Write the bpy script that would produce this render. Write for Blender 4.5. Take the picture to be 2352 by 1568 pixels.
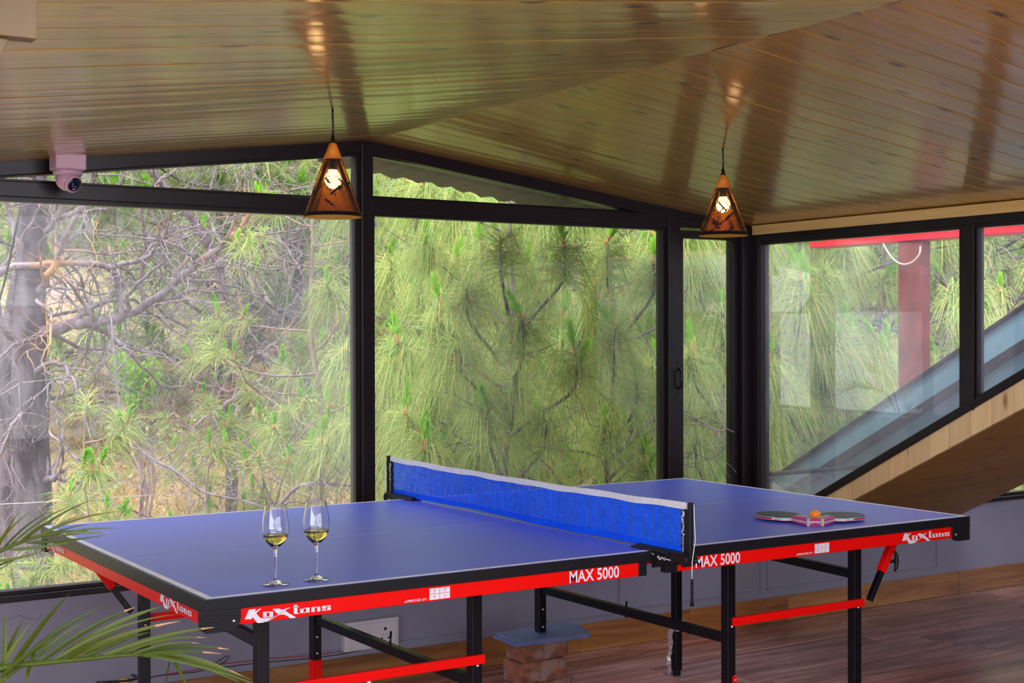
import bpy, bmesh, math, random
import numpy as np
from mathutils import Vector, Matrix
from mathutils.geometry import tessellate_polygon
for o in list(bpy.data.objects): bpy.data.objects.remove(o)
S = bpy.context.scene
COL = S.collection
PI = math.pi
# ------------------------------------------------------------ camera
CX, CY, CZ, YAW, PITCH, ROLL, FPX = -2.55004, -3.951688, 1.393887, 0.571081, -0.005721, -0.002205, 3194.31
CAM = Vector((CX, CY, CZ))
_fw = Vector((math.sin(YAW)*math.cos(PITCH), math.cos(YAW)*math.cos(PITCH), math.sin(PITCH)))
_r = Vector((math.cos(YAW), -math.sin(YAW), 0)); _u = _r.cross(_fw)
_r2 = _r*math.cos(ROLL)+_u*math.sin(ROLL); _u2 = -_r*math.sin(ROLL)+_u*math.cos(ROLL)
def ray(px, py): return _fw+_r2*((px-1176)/FPX)-_u2*((py-784)/FPX)
def at(px, py, D): return CAM+ray(px, py)*D
def hit(px, py, ax, val):
    d = ray(px, py); return CAM+d*((val-CAM[ax])/d[ax])
cam = bpy.data.cameras.new('camera'); co = bpy.data.objects.new('camera', cam); COL.objects.link(co)
cam.sensor_width = 36; cam.lens = FPX/2352*36; cam.clip_start = .05; cam.clip_end = 400
m = Matrix((( _r2.x, _u2.x, -_fw.x, CX), (_r2.y, _u2.y, -_fw.y, CY), (_r2.z, _u2.z, -_fw.z, CZ), (0, 0, 0, 1)))
co.matrix_world = m
cam.dof.use_dof = True; cam.dof.focus_distance = 3.7; cam.dof.aperture_fstop = 15
S.camera = co
# ------------------------------------------------------------ world, sun, exposure
w = bpy.data.worlds.new('sky'); S.world = w; w.use_nodes = True
nt = w.node_tree; nt.nodes.clear()
def wn(t, **k):
    n = nt.nodes.new(t)
    for a, b in k.items(): setattr(n, a, b)
    return n
tc = wn('ShaderNodeTexCoord'); sep = wn('ShaderNodeSeparateXYZ'); nt.links.new(tc.outputs['Generated'], sep.inputs[0])
up = wn('ShaderNodeMapRange'); up.inputs[1].default_value = -.06; up.inputs[2].default_value = .04; nt.links.new(sep.outputs['Z'], up.inputs[0])
mx = wn('ShaderNodeMix', data_type='RGBA'); nt.links.new(up.outputs[0], mx.inputs[0])
mx.inputs[6].default_value = (.34, .30, .30, 1); mx.inputs[7].default_value = (.80, .82, 1.0, 1)
br = wn('ShaderNodeMapRange'); br.inputs[1].default_value = .3; br.inputs[2].default_value = -.9; br.inputs[3].default_value = 1.4; br.inputs[4].default_value = 1.7
nt.links.new(sep.outputs['Y'], br.inputs[0])
# unseen dark hill band added low in the sky to dim window reflections
hz = wn('ShaderNodeMapRange'); hz.inputs[1].default_value = .14; hz.inputs[2].default_value = .19; nt.links.new(sep.outputs['Z'], hz.inputs[0])
mh = wn('ShaderNodeMix', data_type='RGBA'); nt.links.new(hz.outputs[0], mh.inputs[0]); mh.inputs[6].default_value = (.17, .18, .11, 1); nt.links.new(mx.outputs[2], mh.inputs[7])
bg = wn('ShaderNodeBackground'); nt.links.new(mh.outputs[2], bg.inputs[0]); zn = wn('ShaderNodeMapRange'); zn.inputs[1].default_value = .22; zn.inputs[2].default_value = .6; zn.inputs[3].default_value = 1.; zn.inputs[4].default_value = 2.9
nt.links.new(sep.outputs['Z'], zn.inputs[0])
mu = wn('ShaderNodeMath', operation='MULTIPLY'); nt.links.new(br.outputs[0], mu.inputs[0]); nt.links.new(zn.outputs[0], mu.inputs[1])
nt.links.new(mu.outputs[0], bg.inputs[1])
wo = wn('ShaderNodeOutputWorld'); nt.links.new(bg.outputs[0], wo.inputs[0])
sun = bpy.data.lights.new('sun', 'SUN'); sun.energy = 3.4; sun.angle = .35; sun.color = (1, .95, .86)
so = bpy.data.objects.new('sun', sun); COL.objects.link(so); so.rotation_euler = Vector((-.38, -.06, .92)).to_track_quat('Z', 'Y').to_euler()
# area lights added at the rear and left-hand openings to brighten the room
def fill_light(name, loc, rot, sx, sy, power, col=(.93, .95, 1)):
    l = bpy.data.lights.new(name, 'AREA'); l.shape = 'RECTANGLE'; l.size = sx; l.size_y = sy; l.energy = power; l.color = col
    o = bpy.data.objects.new(name, l); COL.objects.link(o); o.location = loc; o.rotation_euler = rot
fill_light('fill_rear', (-1.5, -6.30, 1.15), (math.radians(90), 0, 0), 5.6, 1.3, 95)
fill_light('fill_side', (-4.72, -3.6, 1.15), (math.radians(90), 0, math.radians(-90)), 4.4, 1.3, 140)
fill_light('fill_overhead', (-1.1, -2.9, 1.86), (math.radians(30), 0, math.radians(-12)), 2.4, 1.1, 62, (.90, .92, 1))  # added overhead fill behind the camera, lifting the dark table top
S.view_settings.view_transform = 'Standard'; S.view_settings.look = 'None'; S.view_settings.gamma = 1
S.view_settings.use_curve_mapping = False; S.view_settings.exposure = 0.12
S.cycles.transparent_max_bounces = 16; S.cycles.max_bounces = 9; S.cycles.diffuse_bounces = 4; S.cycles.glossy_bounces = 4; S.cycles.transmission_bounces = 9
S.cycles.use_adaptive_sampling = True; S.cycles.adaptive_threshold = .03
# ------------------------------------------------------------ materials
def new_mat(name):
    ma = bpy.data.materials.new(name); ma.use_nodes = True
    t = ma.node_tree; b = t.nodes['Principled BSDF']
    return ma, t, b
def N(t, typ, ins=None, **k):
    n = t.nodes.new(typ)
    for a, b in k.items(): setattr(n, a, b)
    for a, b in (ins or {}).items():
        if hasattr(b, 'is_linked') or isinstance(b, bpy.types.NodeSocket): t.links.new(b, n.inputs[a])
        else: n.inputs[a].default_value = b
    return n
def c4(c): return (c[0], c[1], c[2], 1)
def srgb(r, g, b):
    f = lambda v: (v/255/12.92) if v/255 <= .04045 else ((v/255+.055)/1.055)**2.4
    return (f(r), f(g), f(b))
def ramp(t, fac, stops, interp='LINEAR'):
    n = t.nodes.new('ShaderNodeValToRGB'); t.links.new(fac, n.inputs[0]); e = n.color_ramp.elements
    n.color_ramp.interpolation = interp
    e[0].position, e[0].color = stops[0][0], c4(stops[0][1]); e[1].position, e[1].color = stops[-1][0], c4(stops[-1][1])
    for p_, c_ in stops[1:-1]:
        x = e.new(p_); x.color = c4(c_)
    return n.outputs[0]
def mix(t, fac, a, b, mode='MIX'):
    n = t.nodes.new('ShaderNodeMix'); n.data_type = 'RGBA'; n.blend_type = mode
    for i, v in ((0, fac), (6, a), (7, b)):
        if isinstance(v, bpy.types.NodeSocket): t.links.new(v, n.inputs[i])
        elif i == 0: n.inputs[0].default_value = v
        else: n.inputs[i].default_value = c4(v)
    return n.outputs[2]
def math_(t, op, a, b=0., c=0.):
    n = t.nodes.new('ShaderNodeMath'); n.operation = op
    for i, v in enumerate((a, b, c)):
        if isinstance(v, bpy.types.NodeSocket): t.links.new(v, n.inputs[i])
        else: n.inputs[i].default_value = v
    return n.outputs[0]
def coords(t, scale=(1, 1, 1), off=None):
    tcn = t.nodes.new('ShaderNodeTexCoord'); mp = t.nodes.new('ShaderNodeMapping')
    t.links.new(tcn.outputs['Object'], mp.inputs[0]); mp.inputs['Scale'].default_value = scale
    if off is not None:
        cv = t.nodes.new('ShaderNodeCombineXYZ')
        for i in range(3): t.links.new(off, cv.inputs[i])
        t.links.new(cv.outputs[0], mp.inputs['Location'])
    return mp.outputs[0]
def noise(t, vec, scale, detail=4, rough=.55, dist=0.):
    n = t.nodes.new('ShaderNodeTexNoise'); t.links.new(vec, n.inputs['Vector'])
    n.inputs['Scale'].default_value = scale; n.inputs['Detail'].default_value = detail
    n.inputs['Roughness'].default_value = rough; n.inputs['Distortion'].default_value = dist
    return n.outputs[0]
def bump(t, b, h, strength=.2, dist=.002):
    n = N(t, 'ShaderNodeBump', {'Strength': strength, 'Distance': dist}); t.links.new(h, n.inputs['Height'])
    t.links.new(n.outputs[0], b.inputs['Normal'])
def island(t):
    g = t.nodes.new('ShaderNodeNewGeometry'); return g.outputs['Random Per Island']
def plain(name, col, rough=.5, metal=0., var=.06, scale=20, coat=0., bumps=0., spec=.5):
    ma, t, b = new_mat(name)
    n = noise(t, coords(t), scale, 5)
    cr = ramp(t, n, [(.25, tuple(x*(1-var*2) for x in col)), (.75, tuple(min(1, x*(1+var*2)) for x in col))])
    t.links.new(cr, b.inputs['Base Color'])
    b.inputs['Roughness'].default_value = rough; b.inputs['Metallic'].default_value = metal
    b.inputs['Coat Weight'].default_value = coat; b.inputs['Coat Roughness'].default_value = .08
    b.inputs['Specular IOR Level'].default_value = spec
    if bumps: bump(t, b, n, bumps)
    return ma
def wood(name, light, dark, knot, axis='X', rough=.35, coat=.6, coatr=.14, gscale=1., knots=True, var=.16):
    ma, t, b = new_mat(name)
    sc = {'X': (1.2, 22, 22), 'Y': (22, 1.2, 22), 'Z': (22, 22, 1.2)}[axis]
    isl = island(t); off = math_(t, 'MULTIPLY', isl, 37.)
    v = coords(t, sc, off)
    g = noise(t, v, 1.3*gscale, 6, .6, .6)
    base = ramp(t, g, [(.3, dark), (.5, tuple((a*.6+c*.4) for a, c in zip(light, dark))), (.72, light)])
    hue = ramp(t, isl, [(0, (1-var, 1-var*1.15, 1-var*1.2)), (.5, (1, 1, 1)), (1, (1-var*.5, 1-var*.9, 1-var))])
    base = mix(t, 1., base, hue, 'MULTIPLY')
    if knots:
        ks = {'X': (3.2, 9, 9), 'Y': (9, 3.2, 9), 'Z': (9, 9, 3.2)}[axis]
        vo = t.nodes.new('ShaderNodeTexVoronoi'); kv = coords(t, ks, off)
        t.links.new(kv, vo.inputs['Vector']); vo.inputs['Scale'].default_value = 1.25
        kn = ramp(t, vo.outputs['Distance'], [(.07, (1, 1, 1)), (.12, (.6, .6, .6)), (.19, (0, 0, 0))])
        base = mix(t, kn, base, knot)
    t.links.new(base, b.inputs['Base Color'])
    b.inputs['Roughness'].default_value = rough; b.inputs['Coat Weight'].default_value = coat; b.inputs['Coat Roughness'].default_value = coatr
    bump(t, b, g, .12, .0015)
    return ma
M = {}
M['ceil'] = wood('varnished_pine_ceiling', (.37, .195, .026), (.25, .112, .012), (.07, .024, .005), 'X', .42, .75, .12)
M['trimwood'] = wood('pale_pine_trim', (.72, .46, .17), (.56, .32, .10), (.2, .09, .03), 'Y', .4, .3, .2)
M['trimplank'] = wood('pale_pine_short_plank', (.86, .62, .32), (.74, .48, .22), (.28, .13, .04), 'Z', .45, .25, .2)
M['soffit'] = wood('varnished_pine_soffit', (.36, .195, .018), (.25, .125, .010), (.12, .05, .010), 'X', .5, .08, .3)
M['redbrown'] = plain('red_stained_post', (.20, .035, .025), .6, var=.2, scale=9)
M['redpaint_beam'] = plain('red_painted_beam', (.78, .012, .03), .35, var=.05)
M['frame'] = plain('dark_brown_window_metal', (.011, .006, .008), .34, .0, .08, 12, spec=.25)
M['frame2'] = plain('black_window_gasket', (.004, .004, .005), .5)
M['grey'] = plain('grey_painted_plaster', (.235, .225, .30), .62, 0, .035, 6, bumps=.25)
M['black'] = plain('black_powder_coat', (.004, .004, .007), .30, 0, .1, 30, spec=.28)
M['blackplast'] = plain('black_plastic', (.007, .007, .010), .42, 0, .1, 40, spec=.25)
M['red'] = plain('red_apron_paint', (.72, .003, .002), .38, 0, .02, 10, spec=.15)
M['white'] = plain('white_lettering', (.66, .62, .70), .5)
M['line'] = plain('white_table_line', (.80, .80, .86), .42)
M['steel'] = plain('zinc_bolt', (.6, .6, .63), .3, 1.)
M['tape'] = plain('net_white_tape', (.70, .68, .72), .85, 0, .05, 60, bumps=.3)
M['net'] = plain('blue_net_cord', (.004, .105, .85), .8, 0, .1, 40, spec=.1)
M['netband'] = plain('blue_net_band', (.004, .085, .85), .8, 0, .08, 60, bumps=.3, spec=.1)
M['pad'] = plain('slate_blue_foam_sheet', (.11, .14, .28), .38, 0, .1, 30)
M['camwhite'] = plain('white_camera_plastic', (.50, .29, .36), .35, 0, .03, 10)
M['lens'] = plain('black_camera_glass', (.004, .004, .012), .08)
M['sockwhite'] = plain('white_socket_plastic', (.62, .56, .60), .4, 0, .03)
M['sockdark'] = plain('socket_hole', (.01, .01, .01), .6)
M['wire_red'] = plain('red_wire', (.5, .01, .02), .45)
M['wire_black'] = plain('black_wire', (.01, .01, .014), .45)
M['wire_yellow'] = plain('yellow_wire', (.75, .45, .02), .45)
M['wire_white'] = plain('cream_cable', (.62, .55, .45), .5)
M['capwood'] = plain('orange_wood_cap', (.58, .17, .012), .5, 0, .15, 18, spec=.2)
M['ball'] = plain('orange_ball', (.95, .26, .006), .45, 0, .02)
M['rubber'] = plain('black_paddle_rubber', (.030, .036, .045), .5, 0, .1)
M['sponge'] = plain('light_blue_sponge', (.18, .50, .68), .8)
M['pwood'] = plain('paddle_ply', (.60, .46, .38), .5, 0, .1)
M['ptape'] = plain('paddle_red_edge_tape', (.42, .008, .02), .3)
M['pink'] = plain('pink_sponge', (.62, .28, .52), .7)
M['magenta'] = plain('magenta_handle', (.46, .03, .22), .45)
M['cyan'] = plain('cyan_handle_stripe', (.22, .55, .66), .45)
M['yel'] = plain('yellow_handle_stripe', (.62, .60, .25), .45)
M['stick'] = plain('white_label_paper', (.75, .75, .75), .5)
M['ink'] = plain('black_ink', (.01, .01, .01), .5)
M['terra'] = plain('clay_pot', (.35, .12, .06), .7, 0, .15, 15, bumps=.3)
M['soil'] = plain('potting_soil', (.035, .022, .014), .95, 0, .4, 80, bumps=.8)
M['concrete'] = plain('outer_concrete', (.30, .29, .30), .8, 0, .12, 6)
def table_top():
    ma, t, b = new_mat('blue_table_surface')
    n = noise(t, coords(t), 2.0, 3); f = noise(t, coords(t), 900, 2)
    t.links.new(ramp(t, n, [(.3, (.105, .145, .70)), (.7, (.118, .158, .75))]), b.inputs['Base Color'])
    b.inputs['Roughness'].default_value = .38; b.inputs['Specular IOR Level'].default_value = .6
    bump(t, b, f, .25, .0003)
    return ma
M['top'] = table_top()
def glass_pane(name, dirt_haze=.05, tint=(.97, .985, .99), refl=1.0):
    ma, t, b = new_mat(name); t.nodes.remove(b)
    out = t.nodes['Material Output']
    fr = N(t, 'ShaderNodeFresnel', {'IOR': 1.5}); tr = N(t, 'ShaderNodeBsdfTransparent', {'Color': c4(tint)})
    gl = N(t, 'ShaderNodeBsdfGlossy', {'Roughness': .0, 'Color': (1, 1, 1, 1)})
    fm = math_(t, 'MULTIPLY', fr.outputs[0], refl)
    m1 = N(t, 'ShaderNodeMixShader', {0: fm, 1: tr.outputs[0], 2: gl.outputs[0]})
    df = N(t, 'ShaderNodeBsdfDiffuse', {'Color': (.80, .78, .90, 1)})
    tl = N(t, 'ShaderNodeBsdfTranslucent', {'Color': (.80, .78, .90, 1)})
    dd = N(t, 'ShaderNodeMixShader', {0: .5, 1: df.outputs[0], 2: tl.outputs[0]})  # pale lavender dirt layer that also paints the haze over the view
    n = noise(t, coords(t, (1, 1, .5)), 1.5, 5, .6)
    sp = noise(t, coords(t), 260, 1)
    sp2 = math_(t, 'GREATER_THAN', sp, .73)
    fac = N(t, 'ShaderNodeMapRange', {0: n, 1: .35, 2: .75, 3: dirt_haze*.25, 4: dirt_haze*1.6}).outputs[0]
    fac = math_(t, 'ADD', fac, math_(t, 'MULTIPLY', sp2, dirt_haze*2.0))
    m2 = N(t, 'ShaderNodeMixShader', {0: fac, 1: m1.outputs[0], 2: dd.outputs[0]})
    t.links.new(m2.outputs[0], out.inputs[0])
    return ma
M['pane'] = glass_pane('window_glass', .034, refl=.18)
M['pane_dirt_haze'] = glass_pane('hazy_dusty_window_glass', .088, refl=.18)
def clear(name, col, ior=1.45, rough=0.):
    ma, t, b = new_mat(name)
    b.inputs['Base Color'].default_value = c4(col); b.inputs['Roughness'].default_value = rough
    b.inputs['IOR'].default_value = ior; b.inputs['Transmission Weight'].default_value = 1
    return ma
M['crystal'] = clear('wine_glass_crystal', (1, 1, 1), 1.48)
M['wine'] = clear('white_wine', (.93, .74, .13), 1.34)
M['cling'] = glass_pane('clear_plastic_film', .35, (.96, .96, .98), 2.5)
def leafmat(name, stops, transl=.35, rough=.5):
    ma, t, b = new_mat(name)
    isl = island(t); cr = ramp(t, isl, stops)
    t.links.new(cr, b.inputs['Base Color']); b.inputs['Roughness'].default_value = rough
    b.inputs['Specular IOR Level'].default_value = .35
    tl = N(t, 'ShaderNodeBsdfTranslucent'); t.links.new(cr, tl.inputs[0])
    ms = N(t, 'ShaderNodeMixShader', {0: transl, 1: b.outputs[0], 2: tl.outputs[0]})
    t.links.new(ms.outputs[0], t.nodes['Material Output'].inputs[0])
    return ma
M['needle'] = leafmat('long_pine_needles', [(0, (.20, .34, .08)), (.35, (.36, .50, .12)), (.7, (.50, .60, .17)), (.9, (.68, .62, .17)), (1, (.70, .45, .15))], .4)
M['needle_far'] = leafmat('far_pine_needles', [(0, (.18, .28, .11)), (.5, (.32, .43, .16)), (.9, (.50, .54, .21)), (1, (.60, .45, .2))], .35)
M['bud'] = leafmat('bright_new_shoots', [(0, (.24, .56, .02)), (1, (.42, .74, .04))], .45)
M['cone'] = plain('orange_pine_buds', (.52, .20, .07), .7, 0, .2, 60)
M['shrub'] = leafmat('hillside_scrub_leaves', [(0, (.16, .25, .08)), (.4, (.30, .40, .11)), (.75, (.46, .50, .16)), (.9, (.60, .42, .18)), (1, (.50, .40, .34))], .3)
M['lime'] = leafmat('lime_green_leaves', [(0, (.20, .42, .02)), (1, (.36, .62, .05))], .4)
M['drygrass'] = leafmat('dry_grass', [(0, (.45, .42, .14)), (.5, (.68, .46, .20)), (1, (.75, .56, .28))], .3)
M['palm'] = leafmat('palm_leaflet', [(0, (.030, .055, .004)), (.5, (.060, .092, .006)), (1, (.105, .13, .012))], .25, .4)
M['palmtip'] = plain('dry_palm_tip', (.42, .22, .11), .7)
def bark(name, a, b_, c, sc=9):
    ma, t, b = new_mat(name)
    n = noise(t, coords(t, (1, 1, .35)), sc, 6, .65, .5); n2 = noise(t, coords(t), 1.4, 3)
    base = ramp(t, n, [(.42, b_), (.56, a)])
    msk = ramp(t, n2, [(.60, (0, 0, 0)), (.68, (1, 1, 1))])
    t.links.new(mix(t, msk, base, c), b.inputs['Base Color']); b.inputs['Roughness'].default_value = 1.25
    bump(t, b, n, .8, .02)
    return ma
M['bark'] = bark('grey_pine_bark', (.21, .165, .175), (.085, .062, .066), (.32, .18, .10))
M['barkthin'] = bark('pale_branch_bark', (.35, .28, .285), (.20, .145, .145), (.58, .30, .13), 14)
M['barkyoung'] = bark('orange_young_bark', (.46, .32, .25), (.27, .17, .13), (.55, .33, .2), 14)
def ground_mat():
    ma, t, b = new_mat('hillside_soil')
    n = noise(t, coords(t), .55, 6, .65); n2 = noise(t, coords(t), 4., 5, .7)
    g = ramp(t, n, [(.32, (.20, .28, .09)), (.5, (.44, .38, .16)), (.62, (.50, .34, .22)), (.78, (.40, .30, .27))])
    h = ramp(t, n2, [(.3, (.55, .55, .55)), (.7, (1.1, 1.1, 1.1))])
    t.links.new(mix(t, 1, g, h, 'MULTIPLY'), b.inputs['Base Color']); b.inputs['Roughness'].default_value = .95
    bump(t, b, n2, 1., .15)
    return ma
M['ground'] = ground_mat()
def floor_mat(name, a, b_, c, grout=True, axis='X', rough=.22):
    ma, t, b = new_mat(name)
    isl = island(t); off = math_(t, 'MULTIPLY', isl, 53.)
    v = coords(t, (1.6, 16, 16), off)
    g = noise(t, v, 1.0, 6, .6, .8)
    base = ramp(t, g, [(.28, b_), (.5, a), (.7, c)])
    hue = ramp(t, isl, [(0, (.72, .72, .78)), (.5, (1, 1, 1)), (1, (1.15, 1.0, .9))])
    t.links.new(mix(t, 1., base, hue, 'MULTIPLY'), b.inputs['Base Color'])
    b.inputs['Roughness'].default_value = rough; b.inputs['Specular IOR Level'].default_value = .6
    bump(t, b, g, .1, .001)
    return ma
M['floor'] = floor_mat('wood_look_floor_tile', (.34, .155, .12), (.13, .06, .055), (.58, .33, .28))
M['basetile'] = floor_mat('wood_look_base_tile', (.30, .125, .035), (.15, .055, .018), (.42, .21, .07), rough=.3)
M['grout'] = plain('pale_grout', (.62, .50, .52), .8)
M['brick'] = None
def brick_mat():
    ma, t, b = new_mat('rough_clay_brick')
    n = noise(t, coords(t), 22, 6, .7); n2 = noise(t, coords(t), 7, 3)
    base = ramp(t, n, [(.3, (.09, .035, .025)), (.6, (.26, .085, .045)), (.8, (.34, .16, .10))])
    msk = ramp(t, n2, [(.55, (0, 0, 0)), (.62, (.8, .8, .8))])
    t.links.new(mix(t, msk, base, (.24, .15, .13)), b.inputs['Base Color']); b.inputs['Roughness'].default_value = .95
    bump(t, b, n, 1., .006)
    return ma
M['brick'] = brick_mat()
def teal_mat():
    ma, t, b = new_mat('teal_glass_panel')
    n = noise(t, coords(t), 3, 4)
    t.links.new(ramp(t, n, [(.3, (.085, .18, .22)), (.7, (.15, .27, .32))]), b.inputs['Base Color'])
    b.inputs['Roughness'].default_value = .18; b.inputs['Coat Weight'].default_value = .5
    return ma
M['teal'] = teal_mat()
def gold():
    ma, t, b = new_mat('gold_shade_lining')
    b.inputs['Base Color'].default_value = (.60, .28, .012, 1); b.inputs['Roughness'].default_value = .6; b.inputs['Specular IOR Level'].default_value = .1
    return ma
M['gold'] = gold(); M['goldrim'] = plain('gold_rim_lining', (.85, .40, .02), .6, spec=.1)  # rim lining kept brighter, its orange glow put into the colour
def emis(name, col, st):
    ma, t, b = new_mat(name)
    b.inputs['Base Color'].default_value = c4(col); b.inputs['Emission Color'].default_value = c4(col); b.inputs['Emission Strength'].default_value = st
    return ma
M['bulb'] = emis('glowing_bulb', (1, .66, .26), 34)

# ------------------------------------------------------------ mesh helpers
def link(name, me, mats, parent=None):
    o = bpy.data.objects.new(name, me); COL.objects.link(o)
    for x in (mats if isinstance(mats, (list, tuple)) else [mats]): me.materials.append(x)
    if parent is not None:
        o.parent = parent; o.matrix_parent_inverse = Matrix.Translation(-Vector(parent.location)) if parent.location.length else Matrix()
    return o
def smooth(P, n=5):
    P = np.asarray(P); out = []
    for i in range(len(P)-1):
        p0, p1, p2, p3 = P[max(i-1, 0)], P[i], P[i+1], P[min(i+2, len(P)-1)]
        for k in range(n):
            t = k/n; out.append(.5*((2*p1)+(-p0+p2)*t+(2*p0-5*p1+4*p2-p3)*t*t+(-p0+3*p1-3*p2+p3)*t**3))
    out.append(P[-1]); return np.array(out)
class MB:
    def __init__(s): s.v = []; s.f = []; s.mi = []; s.sm = []
    def add(s, V, F, mi=0, smooth=False):
        n = len(s.v); s.v += [tuple(x) for x in V]; s.f += [tuple(i+n for i in f) for f in F]
        s.mi += [mi]*len(F); s.sm += [smooth]*len(F); return s
    def box(s, lo, hi, mi=0):
        (a, b, c), (d, e, f) = lo, hi
        V = [(a, b, c), (d, b, c), (d, e, c), (a, e, c), (a, b, f), (d, b, f), (d, e, f), (a, e, f)]
        return s.add(V, [(0, 3, 2, 1), (4, 5, 6, 7), (0, 1, 5, 4), (1, 2, 6, 5), (2, 3, 7, 6), (3, 0, 4, 7)], mi)
    def beam(s, p, q, w_, h_, up=(0, 0, 1), mi=0):
        p, q = Vector(p), Vector(q); d = (q-p).normalized(); u = Vector(up)
        sd = d.cross(u).normalized()*w_/2; uu = sd.cross(d).normalized()*h_/2
        V = [p-sd-uu, p+sd-uu, p+sd+uu, p-sd+uu, q-sd-uu, q+sd-uu, q+sd+uu, q-sd+uu]
        return s.add(V, [(0, 1, 2, 3), (7, 6, 5, 4), (0, 4, 5, 1), (1, 5, 6, 2), (2, 6, 7, 3), (3, 7, 4, 0)], mi)
    def prism(s, poly, vec, mi=0):
        vec = Vector(vec); n = len(poly); P = [Vector(p) for p in poly]
        tri = tessellate_polygon([P])
        V = P+[p+vec for p in P]
        F = [tuple(t) for t in tri]+[tuple(i+n for i in reversed(t)) for t in tri]+[(i, (i+1) % n, (i+1) % n+n, i+n) for i in range(n)]
        return s.add(V, F, mi)
    def tube(s, pts, r, n=8, mi=0, cap=True):
        P = [Vector(p) for p in pts]; k = len(P)
        rs = r if isinstance(r, (list, tuple)) else [r]*k
        V = []; ref = Vector((0, 0, 1)); prev = None
        for i in range(k):
            d = (P[min(i+1, k-1)]-P[max(i-1, 0)]).normalized()
            if prev is None:
                a = d.cross(ref if abs(d.z) < .9 else Vector((1, 0, 0))).normalized()
            else: a = (prev-d*prev.dot(d)).normalized()
            prev = a; b = d.cross(a)
            for j in range(n):
                t = 2*PI*j/n; V.append(P[i]+(a*math.cos(t)+b*math.sin(t))*rs[i])
        F = [(i*n+j, i*n+(j+1) % n, (i+1)*n+(j+1) % n, (i+1)*n+j) for i in range(k-1) for j in range(n)]
        s.add(V, F, mi, True)
        if cap:
            s.add(V[:n], [tuple(range(n-1, -1, -1))], mi); s.add(V[-n:], [tuple(range(n))], mi)
        return s
    def lathe(s, prof, n=32, c=(0, 0, 0), mi=0, axis=None):
        V = []; F = []
        R = Matrix.Identity(3) if axis is None else Vector((0, 0, 1)).rotation_difference(Vector(axis)).to_matrix()
        for (r, z) in prof:
            for j in range(n):
                t = 2*PI*j/n; V.append(Vector(c)+R @ Vector((r*math.cos(t), r*math.sin(t), z)))
        k = len(prof)
        for i in range(k-1):
            for j in range(n): F.append((i*n+j, i*n+(j+1) % n, (i+1)*n+(j+1) % n, (i+1)*n+j))
        s.add(V, F, mi, True)
        for idx, rev in ((0, True), (k-1, False)):
            if prof[idx][0] > 1e-5:
                q = V[idx*n:(idx+1)*n]; s.add(q, [tuple(reversed(range(n))) if rev else tuple(range(n))], mi)
        return s
    def build(s, name, mats, parent=None, bevel=0., segs=2, origin=None):
        me = bpy.data.meshes.new(name)
        V = s.v
        if origin is not None:
            ox = Vector(origin); V = [tuple(Vector(v)-ox) for v in V]
        me.from_pydata(V, [], s.f); me.update()
        o = link(name, me, mats, parent)
        me.polygons.foreach_set('material_index', s.mi); me.polygons.foreach_set('use_smooth', s.sm)
        bm = bmesh.new(); bm.from_mesh(me); bmesh.ops.remove_doubles(bm, verts=bm.verts, dist=1e-6)
        if bevel: bmesh.ops.recalc_face_normals(bm, faces=bm.faces)
        bm.to_mesh(me); bm.free()
        if bevel:
            md = o.modifiers.new('edge', 'BEVEL'); md.width = bevel; md.segments = segs; md.limit_method = 'ANGLE'; md.angle_limit = .6
        if origin is not None: o.location = Vector(origin)
        return o
def tag(o, label, cat, group=None, kind=None):
    o['label'] = label; o['category'] = cat
    if group: o['group'] = group
    if kind: o['kind'] = kind
    return o
def structure(o, label=None):
    o['kind'] = 'structure'
    if label: o['label'] = label
    return o
def empty(name, loc=(0, 0, 0)):
    o = bpy.data.objects.new(name, None); COL.objects.link(o); o.location = loc; o.empty_display_size = .05; return o
def np_mesh(name, V, F4, mats, parent=None, smooth=False):
    V = np.asarray(V, np.float32); F4 = np.asarray(F4, np.int32); k = F4.shape[1]
    me = bpy.data.meshes.new(name); me.vertices.add(len(V)); me.vertices.foreach_set('co', V.ravel())
    me.loops.add(F4.size); me.loops.foreach_set('vertex_index', F4.ravel())
    me.polygons.add(len(F4)); me.polygons.foreach_set('loop_start', np.arange(0, F4.size, k, dtype=np.int32))
    if smooth: me.polygons.foreach_set('use_smooth', np.ones(len(F4), bool))
    me.update(calc_edges=True); me.validate()
    return link(name, me, mats, parent)

# ------------------------------------------------------------ lettering
def text_mesh(s, body, o, xd, ud, height, sx=1., shear=0., bold=.0, depth=.0006, mi=0):
    cu = bpy.data.curves.new('t', 'FONT'); cu.body = body; cu.size = 1; cu.shear = shear; cu.offset = bold; cu.resolution_u = 3
    ob = bpy.data.objects.new('t', cu); me = bpy.data.meshes.new_from_object(ob)
    xd = Vector(xd).normalized(); ud = Vector(ud).normalized(); nn = xd.cross(ud)
    V = [v.co.copy() for v in me.vertices]
    x0 = min(v.x for v in V); y0 = min(v.y for v in V); hh = max(v.y for v in V)-y0; ww = max(v.x for v in V)-x0
    k = height/hh; o = Vector(o)
    P = [o+xd*((v.x-x0)*k*sx)+ud*((v.y-y0)*k)+nn*depth for v in V]
    s.add(P, [tuple(p.vertices) for p in me.polygons], mi)
    bpy.data.objects.remove(ob); bpy.data.curves.remove(cu); bpy.data.meshes.remove(me)
    return ww*k*sx
def flush(s, par, name='lettering'):
    s.build(name, [M['white'], M['red']], par); s.__init__()
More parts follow.
